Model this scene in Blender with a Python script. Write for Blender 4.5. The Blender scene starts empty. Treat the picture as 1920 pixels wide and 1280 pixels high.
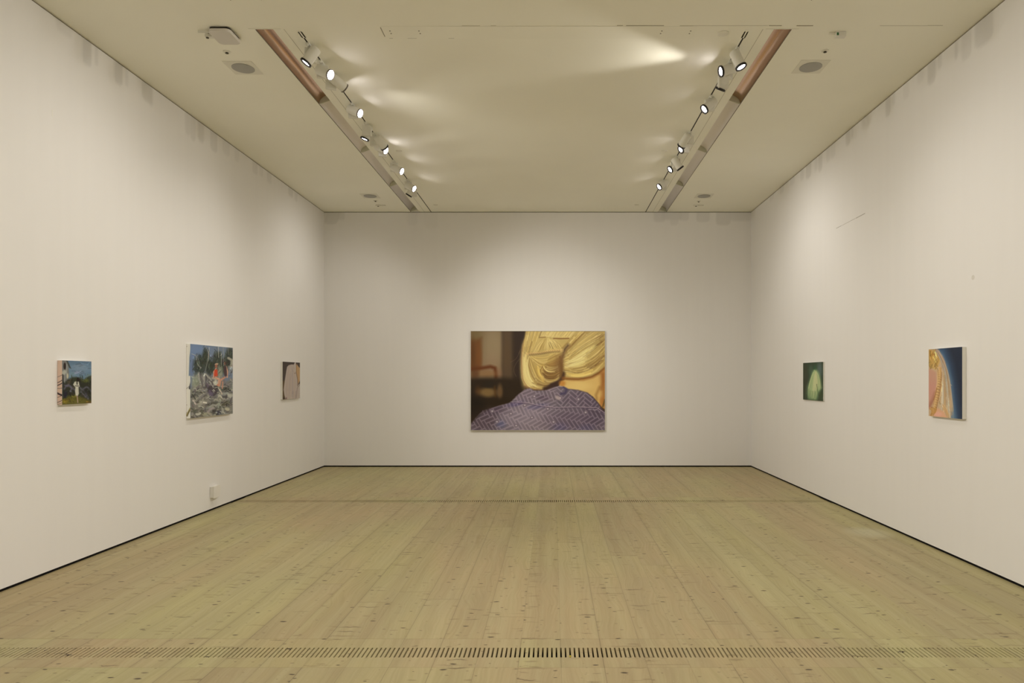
import bpy, bmesh, math, random
import numpy as np
from mathutils import Vector, Matrix

# ---------------------------------------------------------------- camera, world, exposure
SC = bpy.context.scene
cam_d = bpy.data.cameras.new('camera'); cam = bpy.data.objects.new('camera', cam_d); SC.collection.objects.link(cam)
cam_d.sensor_width = 36.0; cam_d.lens = 24.0                  # 24 mm shift lens
cam_d.shift_x = -(1036.0-960.0)/1920.0; cam_d.shift_y = (708.7-640.0)/1920.0
cam_d.clip_end = 100
cam.location = (0, 0, 1.6); cam.rotation_euler = (math.radians(90), 0, 0)
SC.camera = cam
w = bpy.data.worlds.new('world'); SC.world = w; w.use_nodes = True
w.node_tree.nodes['Background'].inputs[0].default_value = (0.6, 0.55, 0.45, 1)
w.node_tree.nodes['Background'].inputs[1].default_value = 0.05
SC.view_settings.view_transform = 'Standard'; SC.view_settings.look = 'None'
SC.view_settings.gamma = 1.0; SC.view_settings.use_curve_mapping = False
SC.view_settings.exposure = 2.02
SC.cycles.max_bounces = 12; SC.cycles.diffuse_bounces = 7; SC.cycles.glossy_bounces = 8
SC.cycles.sample_clamp_indirect = 4.0
LAMP_COL = (1.0, 0.945, 0.865)
E_WALL = 12.0         # watts of a lamp that washes the far wall across the room
E_END_FILL = 34.0  # watts of an added off-view lamp that lifts the end wall
E_END = 42.0          # watts of a lamp aimed at the end wall
E_DOWN = 12.0         # watts of a lamp that points down at its own wall
E_FLOOR_FILL = 13.0  # watts of an added off-view lamp that brightens the near floor
E_REAR_FILL = 45.0         # watts of the unseen fill lamps added in the next bay

# ---------------------------------------------------------------- room dimensions (metres, y = distance from the camera)
XL, XR, YB, YR, H = -4.12, 3.58, 12.32, -6.0, 4.6
TROUGH_Y0 = 5.87
MID = (XL+XR)/2
PI = math.pi
# ---------------------------------------------------------------- painted pictures (numpy painter)
FPX = 1280.0; VX, VY, CAMH = 1036.0, 708.7, 1.6      # focal length in px, vanishing point, camera height

class Art:
    """colour field on a grid; X, Y are the design coordinates of every grid point"""
    def __init__(s, X, Y, seed=1):
        s.X, s.Y = X, Y
        s.c = np.zeros(X.shape + (3,))
        s.r = np.random.RandomState(seed)
        s.cx0, s.cx1 = X.min(0), X.max(0)
        s.ry0, s.ry1 = Y.min(1), Y.max(1)
    def box(s, x0, y0, x1, y1):
        i = np.where((s.cx1 >= x0) & (s.cx0 <= x1))[0]; j = np.where((s.ry1 >= y0) & (s.ry0 <= y1))[0]
        if len(i) == 0 or len(j) == 0: return None
        return slice(j[0], j[-1]+1), slice(i[0], i[-1]+1)
    def mix(s, sl, a, col):
        col = np.array(col, float)/255.0
        a = np.clip(a, 0, 1)[..., None]
        s.c[sl] = s.c[sl]*(1-a) + col*a
    def fill(s, col): s.c[:] = np.array(col, float)/255.0
    def blob(s, cx, cy, rx, ry, col, a=1.0, soft=0.5, rot=0):
        m = max(rx, ry)*(1+soft)
        sl = s.box(cx-m, cy-m, cx+m, cy+m)
        if sl is None: return
        dx, dy = s.X[sl]-cx, s.Y[sl]-cy
        c_, s_ = math.cos(math.radians(rot)), math.sin(math.radians(rot))
        d = np.sqrt(((dx*c_+dy*s_)/rx)**2 + ((-dx*s_+dy*c_)/ry)**2)
        t = np.clip((1+soft-d)/(2*soft), 0, 1)
        s.mix(sl, a*t*t*(3-2*t), col)
    def _seg(s, X, Y, P):
        d = None; 
        for (x0, y0), (x1, y1) in zip(P[:-1], P[1:]):
            vx, vy = x1-x0, y1-y0
            L = vx*vx+vy*vy+1e-9
            t = np.clip(((X-x0)*vx+(Y-y0)*vy)/L, 0, 1)
            q = (X-x0-t*vx)**2+(Y-y0-t*vy)**2
            d = q if d is None else np.minimum(d, q)
        return np.sqrt(d)
    def poly(s, P, col, a=1.0, soft=4.0):
        xs = [p[0] for p in P]; ys = [p[1] for p in P]
        sl = s.box(min(xs)-soft, min(ys)-soft, max(xs)+soft, max(ys)+soft)
        if sl is None: return
        X, Y = s.X[sl], s.Y[sl]
        inside = np.zeros(X.shape, bool)
        Q = list(P)+[P[0]]
        for (x0, y0), (x1, y1) in zip(Q[:-1], Q[1:]):
            if y0 == y1: continue
            inside ^= ((Y < y0) != (Y < y1)) & (X < (x1-x0)*(Y-y0)/(y1-y0)+x0)
        d = s._seg(X, Y, Q)
        sd = np.where(inside, d, -d)
        t = np.clip(sd/soft*0.5+0.5, 0, 1)
        s.mix(sl, a*t*t*(3-2*t), col)
        return
    def line(s, P, w, col, a=1.0, soft=2.0):
        xs = [p[0] for p in P]; ys = [p[1] for p in P]; m = w+soft
        sl = s.box(min(xs)-m, min(ys)-m, max(xs)+m, max(ys)+m)
        if sl is None: return
        d = s._seg(s.X[sl], s.Y[sl], P)
        t = np.clip((w*0.5+soft*0.5-d)/soft, 0, 1)
        s.mix(sl, a*t, col)
    def strands(s, G0, G1, n, cols, w=(2, 6), a=(.3, .7), jit=4, soft=3, trim=0.0):
        A, B = smooth(G0), smooth(G1)
        for k in range(n):
            t = s.r.rand()
            C = A*(1-t)+B*t + s.r.randn(2)*jit
            lo = int(s.r.rand()*len(C)*trim); hi = len(C)-int(s.r.rand()*len(C)*trim)
            if hi-lo < 3: continue
            s.line([tuple(p) for p in C[lo:hi]], s.r.uniform(*w), cols[s.r.randint(len(cols))], s.r.uniform(*a), soft)

def dabs(s, n, x0, x1, y0, y1, L, w, k=.16, bend=.5, ang=None):
    """short bent brush strokes that pick up and shift the colour below them"""
    for q in range(n):
        x, y = s.r.uniform(x0, x1), s.r.uniform(y0, y1)
        d = (s.X-x)**2+(s.Y-y)**2; j, i = np.unravel_index(np.argmin(d), d.shape)
        c = np.clip(s.c[j, i]*255*(1+s.r.randn()*k*1.6)+s.r.randn(3)*k*22, 6, 232)
        a = s.r.uniform(0, PI) if ang is None else ang+s.r.randn()*.35
        l = s.r.uniform(*L); b = s.r.randn()*bend
        P = [(x-l*math.cos(a), y-l*math.sin(a)), (x+b*l*math.sin(a)*.4, y-b*l*math.cos(a)*.4), (x+l*math.cos(a), y+l*math.sin(a))]
        s.line([tuple(v) for v in smooth(P, 6)], s.r.uniform(*w), c, s.r.uniform(.5, .95), 3)
def crisp(s, k=.7):
    c = s.c; b = c.copy()
    b[1:-1, 1:-1] = (c[1:-1, 1:-1]+c[:-2, 1:-1]+c[2:, 1:-1]+c[1:-1, :-2]+c[1:-1, 2:])/5
    s.c = np.clip(c+(c-b)*k, .01, .97)

def smooth(P, n=14):
    P = np.array(P, float)
    Q = np.vstack([2*P[0]-P[1], P, 2*P[-1]-P[-2]])
    out = []
    m = len(P)-1
    for k in range(n):
        f = k/(n-1)*m; i = min(int(f), m-1); t = f-i
        p0, p1, p2, p3 = Q[i], Q[i+1], Q[i+2], Q[i+3]
        out.append(0.5*((2*p1)+(-p0+p2)*t+(2*p0-5*p1+4*p2-p3)*t*t+(-p0+3*p1-3*p2+p3)*t**3))
    return np.array(out)

def weave(X, Y, ang, unit, ox=0, oy=0):
    """herringbone of 1 x 3 bars: returns (line amount, bar interior shade, dot amount)"""
    c_, s_ = math.cos(math.radians(ang)), math.sin(math.radians(ang))
    u = ((X-ox)*c_-(Y-oy)*s_)/unit; v = ((X-ox)*s_+(Y-oy)*c_)/unit
    i, j = np.floor(u), np.floor(v); fu, fv = u-i, v-j
    k = np.mod(i-j, 6)
    hor = k < 3
    lu = np.where(hor, k+fu, fu); lv = np.where(hor, fv, (5-k)+fv)
    W = np.where(hor, 3, 1); H = np.where(hor, 1, 3)
    e = np.minimum(np.minimum(lu, W-lu), np.minimum(lv, H-lv))
    ln = np.clip((0.17-e)/0.1, 0, 1)
    inner = np.clip((e-0.22)/0.1, 0, 1)
    bi, bj = np.where(hor, i-k, i), np.where(hor, j, j-(5-k))
    h = np.mod(np.sin(bi*12.9898+bj*78.233)*43758.5453, 1)
    return ln, inner*(0.35+0.65*h), h

def art_main(X, Y):
    s = Art(X, Y, 5)
    s.fill((52, 40, 30))
    s.poly([(100, 90), (455, 90), (455, 620), (100, 620)], (116, 96, 70), 1, 26)
    s.blob(360, 300, 90, 200, (133, 112, 84), .8, .6)
    s.blob(340, 470, 90, 120, (133, 106, 82), .5, .7)
    s.poly([(100, 190), (240, 180), (232, 500), (100, 520)], (98, 62, 33), 1, 34)
    s.blob(150, 150, 90, 60, (104, 84, 52), .8, .7)
    s.blob(215, 400, 26, 130, (108, 66, 34), .7, .8)
    s.blob(150, 360, 20, 150, (78, 48, 26), .5, .9)
    s.poly([(455, 100), (560, 100), (570, 640), (450, 640)], (78, 60, 44), 1, 34)
    s.blob(505, 330, 34, 200, (84, 64, 44), .7, .7)
    s.poly([(585, 90), (760, 90), (760, 740), (580, 740)], (50, 38, 31), 1, 46)
    s.blob(420, 560, 30, 60, (122, 88, 64), .7, .7)
    s.line([(128, 512), (250, 500), (330, 486), (378, 500), (388, 600)], 34, (88, 46, 24), .95, 30)
    s.blob(290, 560, 90, 38, (126, 92, 60), .85, .6)
    s.blob(170, 560, 40, 70, (84, 48, 26), .7, .7)
    s.poly([(100, 610), (300, 600), (480, 600), (700, 620), (700, 900), (100, 900)], (44, 33, 23), 1, 40)
    s.blob(300, 755, 92, 46, (112, 86, 52), .95, .55)
    s.blob(430, 745, 28, 74, (98, 72, 46), .9, .6)
    s.blob(200, 740, 30, 50, (84, 52, 26), .5, .7)
    s.line([(375, 690), (385, 800)], 18, (76, 48, 22), .8, 22)
    s.blob(312, 668, 60, 36, (42, 33, 24), .95, .4)
    s.blob(160, 880, 130, 90, (32, 25, 18), .85, .6)
    s.blob(450, 860, 150, 50, (40, 29, 18), .7, .6)
    s.blob(200, 1000, 80, 90, (36, 26, 20), .6, .6)
    # hair masses
    hair = [(702, 90), (690, 180), (664, 262), (652, 400), (648, 500), (654, 600), (682, 680), (740, 722), (860, 728), (905, 712), (1050, 650), (1100, 610), (1250, 612), (1380, 590), (1460, 545), (1540, 480), (1540, 90)]
    s.poly(hair, (174, 146, 88), 1, 12)
    for (cx, cy, rx, ry, c, a, rot) in ((690, 470, 40, 190, (202, 176, 112), .8, 0), (790, 250, 60, 120, (186, 158, 98), .7, 10), (1380, 300, 110, 60, (188, 168, 104), .8, -38), (1470, 200, 70, 60, (138, 110, 66), .6, -30), (1480, 420, 70, 50, (120, 84, 44), .7, -40),
        (1200, 400, 110, 50, (192, 166, 104), .7, -35), (1230, 540, 120, 30, (196, 166, 98), .7, 0), (1320, 160, 110, 40, (150, 122, 72), .6, -45), (1010, 300, 80, 60, (190, 160, 96), .6, 0), (800, 560, 40, 90, (160, 128, 66), .6, -10), (850, 470, 40, 60, (184, 146, 72), .6, 0), (760, 690, 70, 26, (160, 122, 72), .7, 10)):
        s.blob(cx, cy, rx, ry, c, a, .8, rot)
    Lp = [(206, 180, 116), (196, 168, 100), (180, 150, 86), (168, 136, 76), (146, 112, 60), (212, 190, 130)]
    Dp = [(122, 88, 46), (104, 72, 38), (140, 104, 56), (90, 62, 36)]
    s.strands([(712, 100), (676, 250), (660, 420), (664, 560), (720, 680), (800, 715)], [(850, 100), (800, 260), (740, 360), (790, 520), (850, 620), (990, 650)], 230, Lp, (3, 9), (.25, .6), 3, 4, .3)
    s.strands([(720, 110), (690, 250), (668, 420), (680, 560), (730, 670), (800, 710)], [(850, 110), (800, 260), (760, 380), (800, 520), (870, 620), (980, 650)], 46, Dp, (2, 4), (.2, .5), 3, 3, .5)
    s.strands([(668, 300), (660, 420), (664, 560), (700, 660), (760, 710)], [(740, 360), (720, 460), (740, 580), (790, 660), (860, 700)], 50, [(218, 196, 136), (208, 186, 122)], (4, 9), (.3, .6), 3, 5, .4)
    s.strands([(900, 190), (830, 260), (780, 340)], [(960, 190), (1040, 240), (1090, 300)], 80, Lp, (3, 8), (.3, .6), 4, 4, .3)
    s.blob(970, 240, 60, 46, (208, 186, 124), .5, .8)
    s.strands([(920, 230), (940, 270), (950, 300)], [(1010, 210), (1040, 260), (1070, 310)], 14, Dp, (2, 5), (.3, .6), 6, 3, .4)
    # bun interior
    s.strands([(740, 370), (820, 400), (900, 410)], [(760, 400), (830, 520), (870, 560)], 60, Lp+Dp[:1], (3, 7), (.3, .6), 4, 4, .3)
    s.poly([(868, 540), (900, 470), (940, 420), (1010, 385), (1090, 360), (1100, 600), (1010, 650), (900, 640), (860, 590)], (146, 108, 58), .85, 40)
    s.strands([(900, 440), (940, 470), (1010, 470), (1075, 430)], [(850, 600), (920, 650), (1000, 650), (1070, 600)], 120, Lp+Dp, (3, 8), (.3, .65), 4, 4, .3)
    s.strands([(880, 480), (915, 540), (990, 545), (1065, 500)], [(870, 560), (920, 610), (1000, 610), (1065, 570)], 34, Dp, (4, 9), (.35, .7), 5, 4, .4)
    s.line([tuple(p) for p in smooth([(885, 478), (905, 520), (950, 540), (1000, 538)])], 7, (222, 196, 128), .9, 4)
    s.line([tuple(p) for p in smooth([(915, 505), (970, 512), (1040, 490)])], 5, (214, 186, 118), .8, 4)
    s.line([tuple(p) for p in smooth([(880, 480), (855, 520), (850, 570)])], 8, (112, 78, 40), .7, 6)
    s.strands([(840, 500), (850, 560), (900, 620)], [(820, 470), (835, 560), (890, 650)], 14, [(200, 160, 84), (208, 176, 98)], (4, 8), (.4, .7), 3, 4, .3)
    s.strands([(760, 660), (860, 690), (960, 690)], [(800, 600), (900, 660), (1060, 640)], 50, Lp+Dp, (3, 7), (.3, .6), 5, 4, .3)
    # hair on the right
    s.strands([(1100, 330), (1190, 210), (1290, 100)], [(1085, 560), (1250, 590), (1400, 560), (1545, 430)], 330, Lp, (3, 10), (.25, .6), 4, 4, .35)
    s.strands([(1120, 330), (1200, 230), (1320, 100)], [(1100, 540), (1260, 570), (1400, 530), (1545, 380)], 90, Dp+[(150, 116, 62)], (2, 6), (.25, .6), 5, 3, .6)
    s.strands([(1350, 230), (1420, 160), (1500, 100)], [(1400, 330), (1480, 290), (1545, 240)], 26, Dp, (3, 8), (.2, .5), 6, 5, .5)
    s.strands([(1300, 480), (1400, 430), (1530, 330)], [(1380, 520), (1450, 470), (1530, 420)], 30, Dp, (3, 8), (.3, .6), 6, 4, .5)
    s.strands([(1110, 440), (1250, 360), (1400, 260)], [(1110, 500), (1280, 470), (1480, 330)], 60, [(210, 190, 128), (200, 178, 112), (216, 196, 140)], (5, 10), (.3, .6), 6, 5, .4)
    s.strands([(1100, 545), (1250, 555), (1400, 500)], [(1100, 575), (1260, 590), (1400, 550)], 24, [(214, 184, 110), (206, 174, 98)], (4, 8), (.4, .7), 3, 4, .4)
    # band of hair over the bun
    s.poly([(845, 100), (1240, 100), (1160, 188), (1000, 186), (900, 172), (842, 182)], (190, 164, 106), .9, 8)
    s.strands([(850, 170), (880, 120), (900, 100)], [(1150, 180), (1190, 130), (1220, 95)], 60, Lp, (4, 9), (.3, .6), 4, 4, .2)
    s.line([(840, 185), (858, 130), (868, 112)], 8, (110, 80, 44), .8, 6)
    s.line([(850, 181), (905, 178)], 8, (112, 78, 40), .8, 6)
    s.line([(990, 190), (1060, 193), (1150, 190)], 10, (104, 62, 30), .9, 8)
    s.strands([(1060, 290), (1120, 230), (1180, 160)], [(1120, 300), (1180, 230), (1250, 150)], 30, Lp+Dp[:1], (3, 7), (.3, .6), 3, 3, .3)
    s.strands([(720, 352), (800, 380), (900, 380), (960, 350)], [(760, 380), (850, 440), (960, 430), (1080, 350)], 120, Lp+[(160, 128, 68), (178, 146, 84)], (3, 7), (.25, .5), 5, 4, .4)
    s.strands([(940, 400), (960, 380), (1060, 330)], [(900, 470), (980, 450), (1085, 400)], 60, Lp[2:5]+Dp[:1], (3, 7), (.25, .5), 5, 4, .4)
    s.strands([(700, 130), (668, 260), (652, 420), (662, 600), (700, 680)], [(708, 130), (676, 260), (664, 420), (676, 600), (720, 690)], 16, [(136, 96, 62), (150, 110, 70)], (2, 4), (.25, .5), 2, 3, .4)
    s.strands([(1230, 110), (1330, 105), (1420, 95)], [(1250, 330), (1400, 260), (1545, 150)], 1, Lp, (3, 6), (.2, .3), 5, 4, .4)
    s.strands([(1140, 320), (1260, 210), (1400, 100)], [(1160, 420), (1340, 300), (1545, 200)], 130, Lp+[(152, 124, 74), (132, 106, 62)], (3, 8), (.25, .5), 6, 4, .4)
    s.strands([(1300, 380), (1420, 300), (1540, 180)], [(1300, 520), (1440, 430), (1545, 330)], 110, Lp+Dp[:2]+[(150, 120, 66)], (3, 7), (.25, .5), 6, 4, .4)
    s.strands([(880, 120), (900, 150), (930, 170)], [(1180, 110), (1130, 150), (1080, 180)], 30, Lp[:2]+[(160, 132, 80)], (3, 6), (.25, .5), 6, 4, .3)
    # parting
    s.line([tuple(p) for p in smooth([(1142, 262), (1112, 300), (1092, 360), (1070, 430), (1076, 520), (1082, 600), (1020, 660), (905, 716)])], 30, (86, 60, 42), .8, 40)
    s.line([tuple(p) for p in smooth([(1140, 265), (1110, 300), (1098, 330)])], 12, (92, 70, 48), .9, 8)
    s.line([tuple(p) for p in smooth([(1090, 560), (1060, 640), (1000, 680), (900, 718)])], 44, (62, 42, 32), .95, 30)
    s.poly([(960, 660), (1060, 620), (1040, 690), (900, 735)], (58, 40, 34), 1, 16)
    s.line([(690, 690), (780, 722), (880, 730)], 12, (120, 84, 60), .8, 12)
    s.strands([(1000, 400), (1040, 480), (1050, 600)], [(1075, 380), (1085, 480), (1075, 590)], 26, Dp+[(120, 84, 52)], (6, 14), (.25, .5), 6, 12, .4)
    s.blob(1035, 470, 40, 90, (112, 80, 48), .55, .9, 10)
    s.blob(985, 590, 80, 40, (126, 92, 50), .45, .9, -8)
    c0 = s.c.copy(); s.c[1:-1, 1:-1] = (c0[1:-1, 1:-1]*2+c0[:-2, 1:-1]+c0[2:, 1:-1]+c0[1:-1, :-2]+c0[1:-1, 2:])/6
    # comb
    for row, (dy, cc) in enumerate(((-6, (214, 170, 116)), (8, (196, 156, 104)))):
        s.line([tuple(p) for p in smooth([(705, 352+dy), (850, 342+dy), (960, 322+dy), (1095, 316+dy)])], 4, cc, .8, 3)
    C = smooth([(735, 362), (850, 350), (960, 332), (1090, 322)], 34)
    for k, p in enumerate(C[:-3]):
        s.line([(p[0], p[1]-4), (p[0]+4, p[1]+10)], 5, (84, 56, 38), .9, 3)
        if k % 2 == 0: s.line([(p[0]-2, p[1]-14), (p[0]+2, p[1]-8)], 4, (110, 76, 48), .6, 3)
    for P in ([(640, 320), (600, 400), (540, 440)], [(650, 390), (600, 450), (575, 520), (600, 590)], [(650, 300), (625, 350)], [(690, 690), (682, 730)]):
        s.line([tuple(p) for p in smooth(P)], 3, (112, 86, 66), .6, 3)
    # neck
    neck = [(1040, 700), (1070, 640), (1110, 618), (1250, 622), (1380, 600), (1460, 560), (1540, 490), (1540, 940), (1490, 900), (1400, 800), (1340, 768), (1150, 728)]
    s.poly(neck, (194, 156, 92), 1, 10)
    s.blob(1250, 690, 130, 50, (204, 170, 104), .8, .6)
    s.line([(1090, 606), (1200, 616), (1300, 616), (1400, 590), (1470, 550), (1540, 490)], 24, (136, 82, 38), .85, 30)
    s.blob(1080, 660, 34, 30, (170, 108, 46), .8, .6)
    s.poly([(1480, 560), (1540, 500), (1540, 930), (1500, 900)], (140, 84, 38), .8, 40)
    s.line([(1500, 560), (1506, 640), (1490, 720)], 22, (128, 70, 32), .5, 34)
    s.line([(1470, 700), (1435, 780), (1440, 830)], 18, (128, 84, 40), .7, 36)
    s.blob(1495, 850, 26, 50, (156, 92, 40), .6, .6)
    s.line([(1525, 830), (1505, 900)], 14, (74, 62, 34), .8, 10)
    # shirt
    shirt = [(100, 1180), (128, 1080), (180, 1015), (250, 945), (400, 898), (530, 862), (556, 842), (610, 785), (690, 722), (740, 710), (790, 735), (860, 735), (920, 728), (1000, 698), (1050, 684), (1100, 692), (1142, 716), (1250, 728), (1345, 756), (1400, 800), (1450, 858), (1490, 920), (1560, 985), (1560, 1180)]
    base = s.c.copy()
    s.poly(shirt, (255, 0, 255), 1, 9)
    m = np.clip(1-np.abs(s.c-np.array([1., 0, 1])).sum(-1)/np.maximum(np.abs(base-np.array([1., 0, 1])).sum(-1), .01), 0, 1)
    s.c = base.copy()
    t = Art(X, Y, 9)
    t.fill((106, 93, 100))
    t.blob(720, 1010, 260, 150, (134, 118, 126), .9, .7)
    t.blob(900, 1100, 240, 90, (124, 108, 112), .6, .7)
    t.blob(250, 1050, 150, 120, (84, 68, 74), .9, .6)
    t.blob(330, 920, 150, 60, (78, 62, 72), .8, .6)
    t.blob(1200, 1050, 280, 110, (92, 76, 88), .7, .6)
    t.blob(1420, 960, 120, 160, (84, 70, 82), .7, .6)
    t.blob(440, 1085, 46, 36, (90, 88, 116), .7, .8)
    t.blob(1060, 1120, 70, 40, (80, 72, 100), .6, .9)
    t.blob(1330, 1125, 80, 34, (82, 74, 100), .5, .9)
    t.blob(820, 900, 110, 24, (84, 76, 108), .5, .6, -10)
    t.blob(600, 870, 90, 26, (82, 70, 100), .7, .6, -14)
    xw = X+18*np.sin(Y/120.0); yw = Y+14*np.sin(X/170.0)+((X-800)/400.0)**2*14
    ln, inn, h = weave(xw, yw, 27, 37, 20, 8)
    def lay(ln, inn, h, msk, lc=(160, 140, 146)):
        dark = t.c*0.84
        a = (inn*msk)[..., None]*0.75
        t.c = t.c*(1-a)+dark*a
        a = (ln*msk)[..., None]*0.6
        t.c = t.c*(1-a)+(np.array(lc)/255.0*0.6+t.c*0.45)*a
    cl = np.array([(540, 852), (700, 858), (850, 890), (1000, 910), (1240, 905), (1440, 912), (1560, 990)], float)
    yl = np.interp(X, cl[:, 0], cl[:, 1])
    below = np.clip((Y-yl)/6+.5, 0, 1)
    lay(ln, inn, h, below)
    tb = Art(X, Y, 3); tb.c = t.c
    tb.blob(700, 780, 120, 70, (124, 104, 112), .5*1, .6)
    tb.blob(960, 780, 100, 60, (116, 98, 104), .6, .6)
    tb.blob(1250, 820, 170, 80, (92, 76, 88), .6, .6)
    tb.blob(880, 810, 70, 26, (90, 72, 84), .6, .6)
    t.c = tb.c
    lnl, inl, hl = weave(X, Y, 22, 35, 10, 0)
    ln2, in2, h2 = weave(xw, Y, -38, 36, 0, 0)
    rt = np.clip((X-1000)/40, 0, 1)
    lay(lnl, inl, hl, (1-below)*(1-rt)); lay(ln2, in2, h2, (1-below)*rt)
    for (x, y) in ((350, 950), (400, 1060), (545, 975), (600, 1100), (690, 888), (765, 1015), (790, 795), (990, 1062), (1325, 962), (1250, 825), (930, 925), (1060, 812)):
        t.blob(x, y, 22, 18, (112, 96, 102), .9, .3, -25); t.blob(x, y, 8, 7, (178, 162, 164), .9, .5)
    t.line([tuple(p) for p in cl+np.array([0, 8])], 7, (70, 54, 70), .6, 8)
    t.line([tuple(p) for p in cl], 5, (168, 146, 150), .85, 4)
    t.line([(1140, 716), (1250, 728), (1345, 756), (1400, 800), (1450, 858), (1520, 950)], 16, (66, 50, 62), .8, 14)
    t.line([(1085, 695), (1130, 715), (1110, 760), (1070, 770)], 26, (64, 56, 78), .85, 20)
    t.blob(1035, 810, 30, 18, (176, 152, 146), .7, .6, 30)
    t.line([(930, 735), (1000, 708), (1050, 690), (1085, 694)], 8, (160, 136, 140), .7, 6)
    t.line([(1300, 925), (1400, 950), (1540, 1000)], 8, (74, 60, 72), .7, 8)
    t.line([(1350, 935), (1450, 935)], 5, (168, 150, 156), .6, 4)
    s.c = s.c*(1-m[..., None])+t.c*m[..., None]
    s.line([(160, 1050), (230, 975), (330, 915)], 10, (52, 38, 34), .6, 24)
    s.line([(120, 118), (1540, 118)], 4, (70, 56, 40), .4, 5)
    return s.c

def art_house(X, Y):      # woman in white on a lawn beside a house (crop frame 80,650 x9.14)
    s = Art(X, Y, 2)
    s.fill((96, 118, 134))
    s.poly([(300, 200), (860, 200), (860, 320), (300, 300)], (88, 108, 124), .8, 40)
    s.blob(640, 370, 140, 60, (118, 134, 148), .8, .8)
    s.line([(520, 330), (640, 320), (760, 335)], 16, (124, 136, 142), .5, 20)
    s.blob(600, 440, 60, 24, (132, 130, 148), .6, .8)
    s.blob(500, 480, 70, 40, (120, 140, 146), .7, .7)
    s.poly([(333, 225), (400, 225), (440, 300), (455, 500), (420, 620), (333, 640)], (112, 110, 104), 1, 10)
    s.poly([(398, 225), (430, 240), (490, 375), (455, 360)], (62, 66, 62), 1, 8)
    s.blob(378, 330, 22, 60, (46, 38, 34), 1, .3)
    s.line([(415, 300), (412, 470)], 12, (158, 156, 146), .8, 8)
    s.blob(368, 440, 34, 46, (168, 164, 148), .9, .4, 30)
    s.blob(425, 500, 16, 46, (184, 176, 146), .9, .4)
    s.line([(345, 480), (350, 640)], 22, (46, 44, 42), .9, 8)
    s.line([(385, 480), (372, 600)], 14, (150, 148, 140), .6, 10)
    s.poly([(430, 560), (520, 520), (620, 520), (700, 570), (770, 520), (850, 480), (850, 960), (333, 990), (333, 660)], (44, 44, 34), 1, 26)
    for k in range(60):
        x = s.r.uniform(500, 840); y = s.r.uniform(520, 640)
        s.line([(x, y), (x+s.r.uniform(-20, 20), y-s.r.uniform(30, 70))], s.r.uniform(4, 10), ((54, 58, 36), (84, 88, 40), (40, 40, 32), (66, 78, 60))[s.r.randint(4)], .6, 6)
    s.blob(740, 580, 50, 26, (112, 116, 44), .6, .8)
    s.line([(430, 600), (480, 560), (440, 650)], 20, (96, 82, 60), .7, 14)
    s.poly([(333, 900), (420, 850), (560, 820), (850, 930), (850, 990), (333, 1000)], (96, 88, 34), .9, 36)
    s.blob(380, 930, 60, 34, (128, 108, 36), .8, .7)
    s.blob(560, 950, 110, 24, (104, 96, 44), .7, .7)
    s.blob(800, 960, 50, 24, (96, 62, 34), .6, .7)
    for P in ([(370, 720), (430, 650), (500, 700), (470, 760)], [(380, 660), (470, 690), (560, 740)], [(640, 700), (720, 770), (780, 890)], [(700, 720), (760, 690), (830, 760)], [(650, 760), (740, 860)]):
        s.line([tuple(p) for p in smooth(P)], 30, (96, 90, 104), .6, 22)
        s.line([tuple(p) for p in smooth(P)], 8, (132, 126, 138), .35, 8)
    s.blob(390, 820, 34, 60, (34, 30, 44), .9, .5)
    s.blob(760, 760, 60, 40, (36, 36, 34), .8, .6)
    dabs(s, 60, 500, 830, 240, 500, (24, 60), (10, 22), .05, .2, 0)
    dabs(s, 150, 345, 830, 560, 960, (8, 26), (6, 16), .20)
    s.blob(600, 560, 24, 34, (30, 24, 22), 1, .3)
    s.poly([(545, 600), (580, 590), (620, 600), (634, 680), (615, 690), (620, 800), (605, 838), (565, 835), (555, 760), (560, 690), (520, 650)], (184, 178, 158), 1, 8)
    s.line([(588, 592), (590, 640)], 20, (30, 26, 24), .9, 8)
    s.line([(560, 668), (615, 672)], 12, (48, 38, 36), .9, 8)
    s.line([(520, 650), (510, 700), (540, 680)], 10, (70, 56, 52), .7, 8)
    s.line([(590, 838), (598, 900), (602, 955)], 16, (168, 140, 124), .9, 8)
    return s.c

def art_house_edge(X, Y):
    s = Art(X, Y, 8)
    s.fill((216, 184, 160))
    for y0, y1, w in ((520, 480, 5), (620, 570, 12), (665, 620, 16), (712, 706, 8), (790, 830, 30), (870, 830, 8), (955, 915, 10), (985, 960, 5)):
        s.line([(245, y0), (290, (y0+y1)/2+4), (336, y1)], w, (52, 38, 44), .9, 6)
    return s.c

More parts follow.
